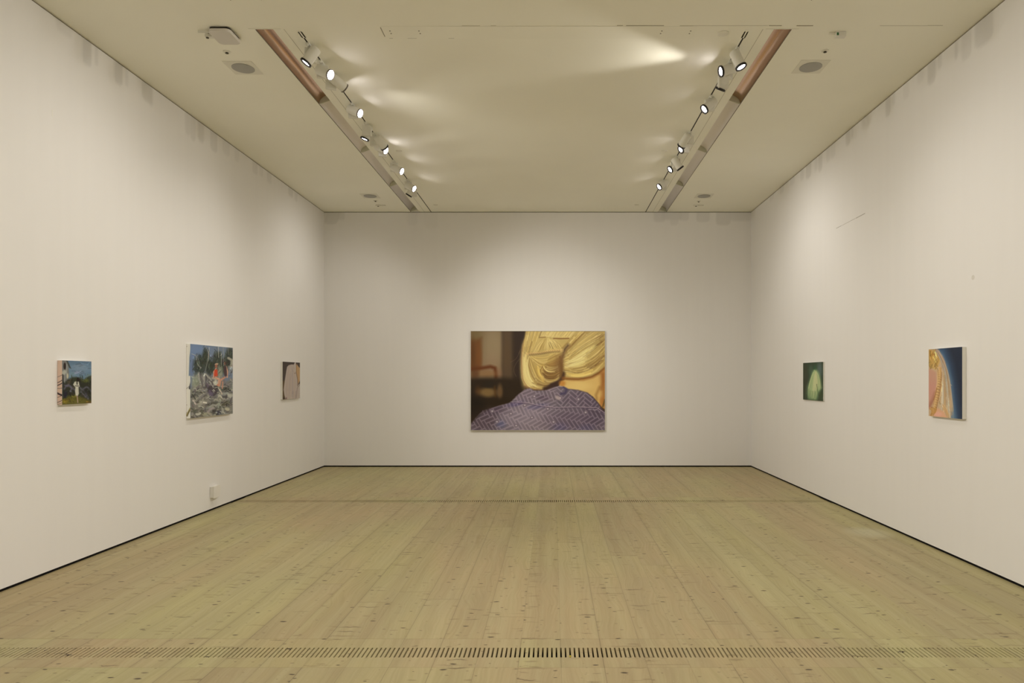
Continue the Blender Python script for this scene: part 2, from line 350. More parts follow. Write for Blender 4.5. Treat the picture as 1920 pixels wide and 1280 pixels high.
def art_driftwood(X, Y):   # crop frame 330,630 x7.53
    s = Art(X, Y, 4)
    s.fill((112, 122, 136))
    s.blob(300, 200, 180, 120, (108, 126, 154), .9, .7)
    s.blob(240, 440, 60, 160, (104, 118, 150), .8, .6)
    G = [(40, 46, 38), (54, 62, 44), (34, 36, 32), (70, 78, 58), (86, 94, 82)]
    for cx, cy, rx, ry in ((330, 420, 90, 150), (420, 300, 50, 130), (470, 440, 60, 110), (590, 330, 70, 110), (540, 450, 60, 80), (760, 300, 60, 150), (680, 420, 70, 120)):
        s.blob(cx, cy, rx, ry, (52, 56, 46), .85, .4)
        for k in range(34):
            x = cx+s.r.randn()*rx*.6; y = cy+s.r.randn()*ry*.55; a = s.r.uniform(-.8, .8)
            L = s.r.uniform(20, 50)
            s.line([(x, y), (x+L*math.sin(a), y-L*math.cos(a))], s.r.uniform(5, 12), G[s.r.randint(5)], .7, 6)
    W = [(176, 172, 156), (150, 148, 138), (196, 190, 170), (128, 126, 120)]
    for P in ([(225, 250), (280, 280), (300, 380), (350, 450)], [(415, 130), (460, 260), (430, 420), (400, 540)], [(600, 150), (602, 300)], [(668, 160), (675, 420)], [(640, 240), (640, 400)], [(735, 170), (745, 260)], [(470, 160), (455, 350)], [(300, 460), (330, 380), (290, 260)]):
        s.line([tuple(p) for p in smooth(P)], 8, W[s.r.randint(4)], .75, 6)
    s.poly([(205, 760), (300, 560), (380, 520), (460, 560), (520, 560), (640, 520), (700, 640), (812, 600), (812, 1180), (195, 1180)], (118, 114, 106), 1, 30)
    s.blob(280, 640, 60, 100, (148, 148, 126), .9, .5)
    s.blob(620, 500, 40, 90, (142, 142, 118), .8, .6)
    s.blob(775, 440, 40, 80, (150, 150, 144), .8, .5)
    s.line([(740, 310), (790, 340), (780, 420)], 34, (168, 160, 140), .9, 14); s.blob(745, 380, 22, 40, (48, 44, 38), .9, .5)
    B = [((320, 520), (340, 640), (370, 760), (380, 900), (470, 960)), ((420, 540), (520, 640), (600, 720), (640, 800)), ((230, 960), (330, 860), (430, 800), (500, 860)), ((240, 820), (330, 770), (400, 760)),
         ((430, 650), (440, 780), (540, 900), (640, 900)), ((520, 600), (570, 620), (560, 700)), ((230, 1140), (300, 1000), (420, 950), (470, 920)), ((400, 700), (400, 560)), ((600, 840), (650, 900), (760, 880)),
         ((640, 820), (740, 830), (800, 900)), ((560, 1080), (620, 1020), (740, 1040)), ((330, 1090), (400, 1000), (520, 1010)), ((500, 1040), (600, 950)), ((780, 620), (800, 760), (740, 760))]
    for P in B:
        Q = [tuple(p) for p in smooth(P)]
        w = s.r.uniform(34, 62)
        s.line([(x+12, y+16) for x, y in Q], w, (58, 54, 54), .85, 18)
        s.line(Q, w, (122, 118, 116), .95, 12)
        s.line([(x-6, y-8) for x, y in Q], w*.45, (170, 164, 144), .85, 14)
    s.poly([(420, 690), (560, 680), (600, 780), (540, 880), (440, 800)], (52, 46, 50), .75, 30)
    for cx, cy, rx, ry in ((300, 790, 60, 14), (500, 960, 110, 22), (720, 960, 80, 26), (360, 1060, 30, 30), (300, 940, 80, 12), (700, 740, 40, 40), (540, 1060, 30, 40)):
        s.blob(cx, cy, rx, ry, (46, 42, 42), .85, .5, -15)
    for k in range(90):
        x, y = s.r.uniform(210, 800), s.r.uniform(620, 1130); a = s.r.uniform(-1.4, .6); L = s.r.uniform(20, 60)
        s.line([(x, y), (x+L*math.cos(a), y+L*math.sin(a)*.8)], s.r.uniform(5, 14), ((186, 180, 160), (84, 80, 80), (150, 144, 132), (60, 56, 56), (128, 132, 138))[s.r.randint(5)], .5, 7)
    s.blob(630, 870, 24, 44, (204, 196, 172), .9, .4, -20); s.blob(725, 1030, 34, 24, (206, 196, 168), .9, .4, 20)
    s.blob(760, 840, 40, 30, (178, 174, 158), .8, .5); s.blob(560, 660, 34, 40, (196, 190, 166), .9, .4)
    s.blob(420, 1100, 70, 26, (176, 170, 132), .7, .5); s.blob(640, 1080, 80, 20, (118, 128, 140), .7, .6)
    s.poly([(195, 740), (380, 760), (560, 900), (812, 900), (812, 1180), (195, 1180)], (140, 134, 112), .35, 40)
    dabs(s, 170, 205, 810, 600, 1150, (18, 50), (12, 30), .13, .7)
    dabs(s, 160, 240, 800, 260, 560, (8, 26), (5, 12), .22, .3, -1.3)
    for k in range(34):
        x, y = s.r.uniform(230, 800), s.r.uniform(680, 1120); a = s.r.uniform(-.9, .5); L = s.r.uniform(14, 46)
        s.line([tuple(v) for v in smooth([(x, y), (x+L*math.cos(a), y+L*math.sin(a)+s.r.randn()*8), (x+2*L*math.cos(a+.4), y+2*L*math.sin(a+.4))], 6)], s.r.uniform(3, 9), ((34, 32, 32), (206, 200, 178), (46, 44, 46), (188, 180, 152))[s.r.randint(4)], .75, 3)
    # seated bathers
    skin = (192, 148, 122)
    s.blob(572, 395, 26, 14, (178, 150, 122), 1, .3, -15); s.blob(567, 425, 18, 24, (150, 96, 76), 1, .3)
    s.line([(566, 455), (535, 500), (528, 590)], 17, skin, 1, 6)
    s.poly([(545, 470), (585, 470), (590, 560), (545, 575), (535, 545)], (196, 72, 44), 1, 7)
    s.line([(560, 585), (610, 610), (600, 690)], 30, skin, 1, 8)
    s.line([(690, 580), (630, 620), (610, 700)], 26, (186, 136, 112), 1, 8)
    s.line([(660, 640), (655, 740)], 14, (186, 132, 106), 1, 6)
    s.blob(692, 385, 16, 24, (132, 92, 74), 1, .3); s.blob(705, 380, 16, 20, (66, 50, 42), .8, .4)
    s.line([(708, 430), (728, 500), (722, 580)], 20, skin, 1, 6)
    s.poly([(680, 420), (712, 425), (720, 560), (690, 570), (675, 500)], (74, 54, 56), 1, 8)
    s.blob(590, 690, 16, 10, (200, 120, 90), .9, .5)
    dabs(s, 60, 520, 740, 380, 740, (4, 10), (3, 6), .14)
    crisp(s, .5)
    return s.c

def art_drift_edge(X, Y):
    s = Art(X, Y, 8)
    s.fill((232, 226, 208))
    s.poly([(212, 110), (190, 300), (180, 560), (204, 560)], (104, 122, 150), .9, 6)
    s.poly([(206, 640), (178, 740), (212, 760)], (60, 58, 60), .9, 6)
    s.line([(206, 690), (150, 740)], 6, (110, 110, 112), .8, 5)
    s.line([(206, 1020), (150, 1120)], 24, (142, 124, 66), .9, 10)
    s.line([(190, 1050), (160, 1130)], 8, (66, 56, 50), .9, 6)
    for y in (145, 740, 970, 1080): s.blob(152, y, 4, 5, (120, 100, 90), .8, .4)
    return s.c

PI = math.pi
def art_blouse(X, Y):     # crop frame 500,660 x11.64
    s = Art(X, Y, 6)
    s.fill((66, 54, 48))
    s.poly([(335, 620), (400, 620), (400, 1050), (335, 1050)], (100, 76, 44), .8, 40)
    s.blob(365, 1010, 24, 30, (62, 44, 34), .8, .5)
    s.poly([(480, 285), (540, 268), (590, 272), (615, 225), (635, 225), (650, 420), (690, 620), (690, 740), (735, 700), (735, 1050), (420, 1050), (385, 930), (368, 820), (395, 620), (430, 400), (445, 320)], (176, 160, 146), 1, 9)
    s.strands([(470, 300), (420, 500), (395, 760), (420, 1040)], [(600, 280), (640, 500), (655, 760), (640, 1040)], 60, [(162, 144, 134), (190, 174, 158), (184, 160, 138), (152, 136, 130)], (8, 20), (.25, .5), 4, 12, .3)
    s.line([(625, 230), (628, 420)], 16, (206, 192, 176), .9, 9)
    s.poly([(652, 255), (700, 320), (735, 340), (735, 600), (690, 700), (668, 600), (645, 420), (640, 300)], (178, 142, 100), 1, 9)
    s.line([(640, 250), (640, 420), (676, 600), (672, 740)], 9, (92, 66, 48), .9, 7)
    s.poly([(665, 225), (740, 225), (740, 350), (700, 320)], (70, 56, 48), 1, 8)
    s.line([(735, 690), (668, 780), (655, 900), (640, 1020)], 7, (104, 84, 74), .9, 6)
    s.line([(735, 680), (690, 730)], 10, (208, 194, 178), .9, 8)
    s.blob(617, 462, 13, 9, (122, 100, 84), .9, .5)
    s.blob(430, 1010, 16, 26, (112, 80, 74), .8, .5)
    s.line([(590, 420), (500, 620), (500, 900)], 8, (150, 132, 124), .4, 14)
    return s.c

def art_green(X, Y):      # crop frame 1480,660 x11.64
    s = Art(X, Y, 7)
    s.fill((50, 62, 42))
    s.blob(340, 600, 60, 420, (52, 54, 36), .9, .5)
    s.blob(660, 380, 60, 160, (84, 98, 92), .85, .8)
    s.blob(470, 400, 40, 110, (70, 92, 72), .6, .8)
    s.blob(560, 340, 40, 60, (46, 78, 50), .8, .7)
    s.poly([(520, 400), (580, 380), (640, 440), (680, 600), (705, 780), (660, 880), (600, 1040), (420, 1040), (385, 900), (390, 760), (450, 600), (480, 500)], (120, 150, 102), .8, 50)
    s.poly([(530, 430), (590, 410), (640, 490), (670, 640), (690, 780), (620, 860), (560, 1020), (470, 1000), (440, 860), (480, 640)], (172, 178, 124), .8, 50)
    s.strands([(535, 400), (470, 560), (410, 780), (400, 1010)], [(590, 400), (650, 520), (690, 680), (690, 800)], 70, [(190, 192, 138), (150, 168, 112), (110, 140, 92), (178, 184, 130)], (6, 16), (.25, .5), 5, 12, .3)
    s.strands([(560, 420), (530, 620), (500, 1000)], [(590, 430), (620, 600), (640, 740)], 26, [(196, 192, 142), (188, 184, 134)], (8, 16), (.3, .5), 5, 12, .3)
    s.line([(598, 700), (610, 800), (632, 940)], 13, (66, 88, 52), .85, 10)
    s.strands([(400, 760), (390, 900), (400, 1040)], [(620, 860), (600, 960), (590, 1040)], 30, [(88, 118, 78), (70, 92, 58), (166, 176, 126)], (5, 11), (.3, .5), 5, 8, .3)
    s.line([(350, 800), (350, 1000)], 8, (86, 108, 70), .5, 10)
    s.blob(690, 950, 50, 90, (52, 64, 38), .8, .6)
    return s.c

def art_braid(X, Y):      # crop frame 1710,630 x7.11
    s = Art(X, Y, 11)
    s.fill((38, 44, 58))
    s.poly([(330, 150), (440, 150), (520, 380), (560, 600), (600, 900), (620, 1120), (380, 1120)], (66, 92, 118), .9, 80)
    s.poly([(340, 180), (400, 250), (470, 400), (520, 600), (540, 850), (580, 1120), (400, 1120)], (112, 134, 146), .9, 50)
    s.poly([(200, 150), (330, 170), (400, 270), (450, 430), (500, 640), (520, 860), (500, 1120), (200, 1120)], (188, 158, 122), 1, 30)
    s.poly([(200, 420), (240, 430), (320, 480), (340, 640), (300, 800), (240, 960), (200, 980)], (186, 140, 116), 1, 20)
    s.blob(265, 720, 60, 120, (190, 134, 116), .7, .7)
    s.line([(225, 940), (280, 860), (320, 760)], 44, (150, 94, 72), .7, 50)
    s.poly([(210, 180), (320, 190), (360, 300), (340, 400), (250, 430), (210, 380)], (176, 140, 76), 1, 18)
    s.strands([(215, 200), (240, 280), (230, 420)], [(330, 200), (370, 300), (320, 440)], 40, [(196, 158, 84), (150, 106, 48), (170, 130, 74), (206, 176, 110)], (6, 16), (.3, .6), 6, 8, .3)
    s.blob(285, 245, 34, 16, (152, 98, 34), .7, .5)
    s.strands([(300, 180), (380, 290), (400, 430)], [(340, 180), (430, 330), (470, 520)], 40, [(168, 150, 140), (146, 130, 128), (190, 170, 150), (150, 112, 92)], (5, 11), (.3, .6), 5, 7, .3)
    s.strands([(390, 430), (390, 700), (370, 1080)], [(460, 520), (520, 800), (540, 1100)], 90, [(206, 180, 138), (192, 156, 104), (222, 204, 172), (176, 134, 84), (168, 160, 150)], (6, 14), (.3, .6), 6, 8, .3)
    s.strands([(330, 450), (330, 640), (240, 1060)], [(400, 480), (390, 700), (330, 940)], 50, [(200, 160, 104), (178, 130, 76), (154, 104, 58), (212, 178, 128)], (5, 12), (.3, .6), 5, 7, .3)
    dabs(s, 60, 225, 330, 200, 420, (16, 40), (6, 14), .10, .5, 1.5)
    dabs(s, 60, 360, 500, 500, 1090, (16, 44), (6, 14), .10, .5, 1.5)
    s.strands([(300, 190), (400, 400), (430, 760), (440, 1090)], [(360, 190), (480, 480), (540, 860), (560, 1100)], 60, [(176, 142, 100), (150, 112, 74), (196, 178, 150), (150, 156, 156)], (3, 7), (.3, .6), 5, 4, .5)
    C = smooth([(372, 420), (376, 520), (362, 640), (340, 780), (318, 900), (290, 1010)], 20)
    for k, (x, y) in enumerate(C):
        s.blob(x-9, y, 16, 16, (204, 166, 112), .95, .35, 40); s.blob(x+9, y+10, 15, 14, (188, 146, 92), .95, .35, -40)
        s.line([(x-16, y+14), (x, y+20)], 5, (112, 70, 40), .8, 4); s.line([(x+16, y+22), (x+2, y+28)], 5, (112, 74, 44), .8, 4)
    s.line([tuple(p+np.array([22, 6])) for p in C[2:]], 7, (120, 80, 56), .5, 8)
    s.line([tuple(p) for p in smooth([(330, 690), (310, 780), (290, 850)])], 12, (150, 96, 52), .7, 8)
    s.poly([(290, 1010), (340, 960), (420, 1000), (480, 1090), (480, 1120), (280, 1100)], (206, 156, 120), 1, 20)
    s.blob(345, 1040, 50, 30, (216, 160, 140), .8, .6)
    s.strands([(230, 960), (260, 1000), (240, 1070)], [(310, 940), (330, 980), (290, 1060)], 24, [(178, 128, 66), (150, 100, 50), (196, 150, 84)], (6, 12), (.4, .7), 4, 6, .3)
    s.strands([(380, 940), (440, 1010), (480, 1110)], [(420, 900), (460, 960), (520, 1110)], 18, [(190, 146, 96), (204, 176, 130)], (5, 10), (.3, .6), 4, 6, .3)
    return s.c
# ---------------------------------------------------------------- helpers
def link(o, parent=None):
    SC.collection.objects.link(o)
    if parent: o.parent = parent
    return o
def tag(o, label=None, cat=None, group=None, kind=None):
    if label: o['label'] = label
    if cat: o['category'] = cat
    if group: o['group'] = group
    if kind: o['kind'] = kind
    return o
def empty(name, loc, rz=0):
    o = bpy.data.objects.new(name, None); link(o); o.location = loc; o.rotation_euler = (0, 0, rz); o.empty_display_size = .05
    return o
def obj(name, bm, mats, parent=None, smooth_=False):
    me = bpy.data.meshes.new(name); bm.normal_update(); bm.to_mesh(me); bm.free()
    for m in (mats if isinstance(mats, (list, tuple)) else [mats]): me.materials.append(m)
    if smooth_: me.polygons.foreach_set('use_smooth', [True]*len(me.polygons))
    return link(bpy.data.objects.new(name, me), parent)
def struct(name, bm, m, label=None, smooth_=False):
    o = obj(name, bm, m, None, smooth_); o['kind'] = 'structure'
    if label: o['label'] = label
    return o
def box(bm, x0, x1, y0, y1, z0, z1, mi=0, bev=0, M=None):
    vs = [bm.verts.new((x, y, z)) for x in (x0, x1) for y in (y0, y1) for z in (z0, z1)]
    F = []
    for q in ((0, 1, 3, 2), (4, 6, 7, 5), (0, 4, 5, 1), (2, 3, 7, 6), (0, 2, 6, 4), (1, 5, 7, 3)):
        f = bm.faces.new([vs[k] for k in q]); f.material_index = mi; F.append(f)
    if bev > 0:
        es = list({e for f in F for e in f.edges})
        r = bmesh.ops.bevel(bm, geom=es, offset=bev, segments=2, profile=.5, affect='EDGES')
        vs = list({v for f in r['faces'] for v in f.verts} | {v for v in vs if v.is_valid})
    if M is not None: bmesh.ops.transform(bm, matrix=M, verts=[v for v in vs if v.is_valid])
    return vs
def lathe(bm, prof, n=28, M=None, mi=0, cap=True):
    """revolve (r, z) profile about z"""
    rings = []
    for r, z in prof:
        rings.append([bm.verts.new((r*math.cos(2*PI*k/n), r*math.sin(2*PI*k/n), z)) for k in range(n)])
    for a, b in zip(rings[:-1], rings[1:]):
        for k in range(n):
            f = bm.faces.new((a[k], a[(k+1) % n], b[(k+1) % n], b[k])); f.material_index = mi; f.smooth = True
    if cap:
        for rg, rev in ((rings[0], True), (rings[-1], False)):
            f = bm.faces.new(list(reversed(rg)) if rev else rg); f.material_index = mi
    vs = [v for rg in rings for v in rg]
    if M is not None: bmesh.ops.transform(bm, matrix=M, verts=vs)
    return vs
def align(loc, d):
    """matrix whose z axis points along d, origin at loc"""
    q = Vector(d).normalized().to_track_quat('Z', 'Y')
    return Matrix.Translation(loc) @ q.to_matrix().to_4x4()
def ceil_pt(px, py, z=None):
    Y = FPX*((H if z is None else z)-CAMH)/(VY-py); return ((px-VX)*Y/FPX, Y)

# ---------------------------------------------------------------- materials
def mat(name, col, rough=.6, metal=0, spec=.3, bump=0, bscale=40, var=0, vscale=1.5):
    m = bpy.data.materials.new(name); m.use_nodes = True; nt = m.node_tree; b = nt.nodes['Principled BSDF']
    b.inputs['Base Color'].default_value = (*col, 1); b.inputs['Roughness'].default_value = rough
    b.inputs['Metallic'].default_value = metal; b.inputs['Specular IOR Level'].default_value = spec
    if bump or var:
        tc = nt.nodes.new('ShaderNodeTexCoord')
        n = nt.nodes.new('ShaderNodeTexNoise'); n.inputs['Scale'].default_value = bscale; n.inputs['Detail'].default_value = 3
        nt.links.new(tc.outputs['Object'], n.inputs['Vector'])
        if bump:
            bp = nt.nodes.new('ShaderNodeBump'); bp.inputs['Strength'].default_value = bump; bp.inputs['Distance'].default_value = .002
            nt.links.new(n.outputs['Fac'], bp.inputs['Height']); nt.links.new(bp.outputs[0], b.inputs['Normal'])
        if var:
            n2 = nt.nodes.new('ShaderNodeTexNoise'); n2.inputs['Scale'].default_value = vscale; n2.inputs['Detail'].default_value = 2
            nt.links.new(tc.outputs['Object'], n2.inputs['Vector'])
            mr = nt.nodes.new('ShaderNodeMapRange'); mr.inputs[1].default_value = .3; mr.inputs[2].default_value = .7
            mr.inputs[3].default_value = 1-var; mr.inputs[4].default_value = 1+var*.3
            nt.links.new(n2.outputs['Fac'], mr.inputs[0])
            mx = nt.nodes.new('ShaderNodeVectorMath'); mx.operation = 'SCALE'; mx.inputs[0].default_value = col
            nt.links.new(mr.outputs[0], mx.inputs['Scale']); nt.links.new(mx.outputs[0], b.inputs['Base Color'])
    return m
def emis(name, col, s):
    m = bpy.data.materials.new(name); m.use_nodes = True; b = m.node_tree.nodes['Principled BSDF']
    b.inputs['Base Color'].default_value = (.8, .8, .8, 1)
    b.inputs['Emission Color'].default_value = (*col, 1); b.inputs['Emission Strength'].default_value = s
    return m
WALL = (.81, .80, .79); CEIL = (.91, .90, .80)
M_ceil = mat('ceiling_paint', CEIL, .8, 0, .1, .15, 60, .03, .8)
M_gap = mat('shadow_gap_black', (.012, .011, .010), .9, 0, .05)
M_line = mat('ceiling_joint', (.22, .20, .16), .9, 0, .05)
M_faint = mat('ceiling_joint_faint', (.50, .47, .40), .9, 0, .05)
M_white = mat('white_enamel', (.74, .73, .66), .4, 0, .4)
M_black = mat('black_ring', (.012, .010, .009), .4, 0, .4)
M_ring = mat('grey_ring', (.16, .14, .12), .4, 0, .4)
M_groove = mat('track_groove', (.02, .016, .012), .6, 0, .2)
M_refl = mat('satin_reflector', (.90, .86, .86), .4, .0, .6)
M_warm_refl = mat('warm_reflection_bronze', (.62, .44, .34), .22, 1.0, .5)  # bronze base colour stands in for warm reflections
M_fin = mat('reflector_louvre', (.60, .60, .48), .5, 0, .3)
M_grille = mat('speaker_mesh', (.40, .395, .37), .7, 0, .2)
M_plate = mat('ceiling_plate', (.78, .765, .67), .6, 0, .2)
M_dark = mat('dark_nozzle', (.06, .05, .03), .5, 0, .3)
M_lens = emis('lamp_lens', (1.0, .93, .98), 9.0)
M_edge = mat('primed_canvas', (.84, .83, .78), .8, 0, .1, .2, 300)
M_frame = mat('thin_pale_frame', (.52, .49, .43), .5, 0, .3)
M_plastic = mat('white_socket', (.80, .78, .74), .45, 0, .4)
M_green = mat('green_indicator', (.04, .14, .05), .5, 0, .3)
M_yellow = mat('yellow_foam', (.75, .62, .05), .7, 0, .2)

def wall_mat():
    """painted wall: flat paint, the darker cut-in paint marks come from the mesh attribute 'cutin'"""
    m = mat('wall_paint', WALL, .85, 0, .08, .12, 90); nt = m.node_tree; b = nt.nodes['Principled BSDF']
    a = nt.nodes.new('ShaderNodeAttribute'); a.attribute_name = 'cutin'
    tc = nt.nodes.new('ShaderNodeTexCoord')
    mp = nt.nodes.new('ShaderNodeMapping'); mp.inputs['Scale'].default_value = (9, 9, .5)
    nt.links.new(tc.outputs['Object'], mp.inputs[0])
    n = nt.nodes.new('ShaderNodeTexNoise'); n.inputs['Scale'].default_value = 1.0; n.inputs['Detail'].default_value = 3
    nt.links.new(mp.outputs[0], n.inputs['Vector'])
    mr = nt.nodes.new('ShaderNodeMapRange'); mr.inputs[1].default_value = .3; mr.inputs[2].default_value = .7; mr.inputs[3].default_value = .993; mr.inputs[4].default_value = 1.005
    nt.links.new(n.outputs['Fac'], mr.inputs[0])
    mu = nt.nodes.new('ShaderNodeMath'); mu.operation = 'MULTIPLY_ADD'; mu.inputs[1].default_value = -.14
    nt.links.new(a.outputs['Fac'], mu.inputs[0]); nt.links.new(mr.outputs[0], mu.inputs[2])
    v = nt.nodes.new('ShaderNodeVectorMath'); v.operation = 'SCALE'; v.inputs[0].default_value = WALL
    nt.links.new(mu.outputs[0], v.inputs['Scale']); nt.links.new(v.outputs[0], b.inputs['Base Color'])
    return m
M_wall = wall_mat()

def floor_mat(name, seed):
    """limed pine boards 0.239 m wide running away from the camera, with knots, grain and butt joints"""
    m = bpy.data.materials.new(name); m.use_nodes = True; nt = m.node_tree; b = nt.nodes['Principled BSDF']; N, L = nt.nodes, nt.links
    def nd(t, **k):
        n = N.new('ShaderNode'+t)
        for a, v in k.items(): setattr(n, a, v)
        return n
    def inp(n, i, v):
        if v is None: return
        if isinstance(v, bpy.types.NodeSocket): L.new(v, n.inputs[i])
        else: n.inputs[i].default_value = v
    def ma(op, a, b_=None, c=None, clamp=False):
        n = nd('Math', operation=op, use_clamp=clamp); inp(n, 0, a); inp(n, 1, b_); inp(n, 2, c); return n.outputs[0]
    def rng(v, a0, a1, b0, b1, smooth_=False):
        n = nd('MapRange'); n.clamp = True
        if smooth_: n.interpolation_type = 'SMOOTHSTEP'
        for k, q in enumerate((v, a0, a1, b0, b1)): inp(n, k, q)
        return n.outputs[0]
    def xyz(x, y, z): n = nd('CombineXYZ'); inp(n, 0, x); inp(n, 1, y); inp(n, 2, z); return n.outputs[0]
    def noise(v, s, d=3, r=.5): n = nd('TexNoise'); inp(n, 'Vector', v); inp(n, 'Scale', s); inp(n, 'Detail', d); inp(n, 'Roughness', r); return n.outputs['Fac']
    def white(v): n = nd('TexWhiteNoise', noise_dimensions='3D'); inp(n, 'Vector', v); return n.outputs['Value'], n.outputs['Color']
    def mixc(f, a, c, bt='MIX'):
        n = nd('Mix', data_type='RGBA', blend_type=bt); n.clamp_factor = True
        inp(n, 0, f); inp(n, 6, a if isinstance(a, bpy.types.NodeSocket) else (*a, 1)); inp(n, 7, c if isinstance(c, bpy.types.NodeSocket) else (*c, 1)); return n.outputs[2]
    tc = nd('TexCoord'); sp = nd('SeparateXYZ'); L.new(tc.outputs['Object'], sp.inputs[0]); x, y = sp.outputs[0], sp.outputs[1]
    P = ma('DIVIDE', ma('SUBTRACT', x, .048), .239); ip = ma('FLOOR', P); fp = ma('SUBTRACT', P, ip)
    r1, _ = white(xyz(ip, 3.1, seed))
    Ly = ma('ADD', ma('DIVIDE', y, 3.3), ma('MULTIPLY', r1, 7.3)); iy = ma('FLOOR', Ly); fy = ma('SUBTRACT', Ly, iy)
    rv, rc = white(xyz(ip, iy, seed+.5)); sc = nd('SeparateColor'); L.new(rc, sc.inputs[0]); ra, rb = sc.outputs[0], sc.outputs[1]
    # base tint per board
    base = mixc(ra, (0.438, 0.389, 0.188), (0.490, 0.449, 0.227))
    base = mixc(rng(rb, .62, .95, 0, .8), base, (0.411, 0.346, 0.194))
    warm = noise(xyz(ma('MULTIPLY', x, .9), ma('MULTIPLY', y, .35), seed), .9, 2)
    base = mixc(rng(warm, .38, .62, 0, .85), base, (0.455, 0.351, 0.204))
    bl = noise(xyz(ma('MULTIPLY', x, 2.2), ma('MULTIPLY', y, .8), seed+7), 1.2, 4, .6)
    base = mixc(rng(bl, .35, .7, 0, .38), base, (0.350, 0.318, 0.194))
    ln_ = noise(xyz(ma('MULTIPLY', x, 5.5), ma('MULTIPLY', y, .16), seed+3), 1.0, 3, .6)
    base = mixc(rng(ln_, .42, .70, 0, .46), base, (0.321, 0.253, 0.146))
    # grain
    off = ma('MULTIPLY', rv, 37.0)
    wob = noise(xyz(ma('MULTIPLY', x, 1.6), ma('MULTIPLY', y, .7), off), 1.6, 2)
    gx = ma('ADD', ma('MULTIPLY', x, 85), ma('MULTIPLY', wob, 22))
    gr = noise(xyz(gx, ma('MULTIPLY', y, 1.3), off), 1.0, 4, .62)
    base = mixc(rng(gr, .42, .75, 0, .26), base, (0.288, 0.245, 0.123))
    gr2 = noise(xyz(ma('MULTIPLY', x, 14), ma('MULTIPLY', y, .5), off), 1.0, 2)
    base = mixc(rng(gr2, .45, .75, 0, .30), base, (0.525, 0.486, 0.283))
    # knots: whorls of knots across a board
    def knots(sx, sy, thr, so, stretch, dens, strength, col):
        v = nd('TexVoronoi', voronoi_dimensions='2D', feature='F1'); v.inputs['Scale'].default_value = 1.0; v.inputs['Randomness'].default_value = .95
        wv = ma('MULTIPLY', ma('SUBTRACT', noise(xyz(ma('MULTIPLY', x, 14), ma('MULTIPLY', y, 8), so), 1.0, 2), .5), .10)
        L.new(xyz(ma('ADD', ma('MULTIPLY', x, sx), so), ma('ADD', ma('ADD', ma('MULTIPLY', y, sy), ma('MULTIPLY', wv, stretch)), ma('MULTIPLY', ip, 3.37)), 0), v.inputs['Vector'])
        s2 = nd('SeparateColor'); L.new(v.outputs['Color'], s2.inputs[0])
        rad = ma('MULTIPLY', s2.outputs[1], thr)
        k = rng(ma('DIVIDE', v.outputs['Distance'], ma('ADD', rad, .004)), .55, 1.0, 1, 0)
        return ma('MULTIPLY', ma('MULTIPLY', k, rng(s2.outputs[0], dens, dens+.08, 0, 1)), strength), col
    for args in ((5.0, 12.0, .135, 1.7, 2.5, .60, .95, (.075, .055, .034)), (3.4, 13.0, .20, 9.2, 3.5, .62, .42, (.200, .150, .080)), (8.0, 16.0, .13, 4.4, 1.5, .60, .60, (.160, .120, .070)), (1.7, 21.0, .30, 6.1, 9.0, .80, .40, (.220, .165, .090)), (2.6, 26.0, .24, 3.3, 14.0, .82, .70, (.130, .095, .055))):
        f, c = knots(*args); base = mixc(f, base, c)
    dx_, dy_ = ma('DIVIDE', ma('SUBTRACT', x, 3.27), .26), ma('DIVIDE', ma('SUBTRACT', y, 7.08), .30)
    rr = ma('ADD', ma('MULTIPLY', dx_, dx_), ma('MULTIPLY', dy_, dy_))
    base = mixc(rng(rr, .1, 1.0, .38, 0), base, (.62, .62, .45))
    # worn lighter scuffs and pale specks
    v = nd('TexVoronoi', voronoi_dimensions='2D'); L.new(xyz(ma('MULTIPLY', x, 3.1), ma('MULTIPLY', y, 2.3), 0), v.inputs['Vector']); s3 = nd('SeparateColor'); L.new(v.outputs['Color'], s3.inputs[0])
    base = mixc(ma('MULTIPLY', rng(v.outputs['Distance'], .02, .035, 1, 0), rng(s3.outputs[0], .78, .8, 0, .6)), base, (.66, .61, .44))
    # joints
    e = ma('MINIMUM', fp, ma('SUBTRACT', 1.0, fp))
    jr, _ = white(xyz(ma('ROUND', P), 8.8, seed))
    jn = ma('MULTIPLY', rng(e, .004, .012, 1, 0), rng(jr, 0, 1, .08, .60))
    e2 = ma('MINIMUM', fy, ma('SUBTRACT', 1.0, fy)); jn2 = ma('MULTIPLY', rng(e2, .0003, .0009, 1, 0), .6)
    base = mixc(ma('MAXIMUM', jn, jn2), base, (.110, .080, .042))
    # dirt band next to a few joints
    base = mixc(ma('MULTIPLY', rng(e, .0, .10, 1, 0), ma('MULTIPLY', jr, .16)), base, (.20, .16, .10))
    L.new(base, b.inputs['Base Color'])
    b.inputs['Specular IOR Level'].default_value = .28
    L.new(rng(gr, .3, .7, .50, .62), b.inputs['Roughness'])
    bp = nd('Bump'); bp.inputs['Strength'].default_value = .25; bp.inputs['Distance'].default_value = .002
    L.new(ma('SUBTRACT', gr, ma('MULTIPLY', jn, 1.5)), bp.inputs['Height']); L.new(bp.outputs[0], b.inputs['Normal'])
    return m
M_floor = floor_mat('pine_boards', 1.0)
M_grat = [floor_mat('pine_grille_boards', 5.0), floor_mat('pine_grille_boards_far', 8.0)]

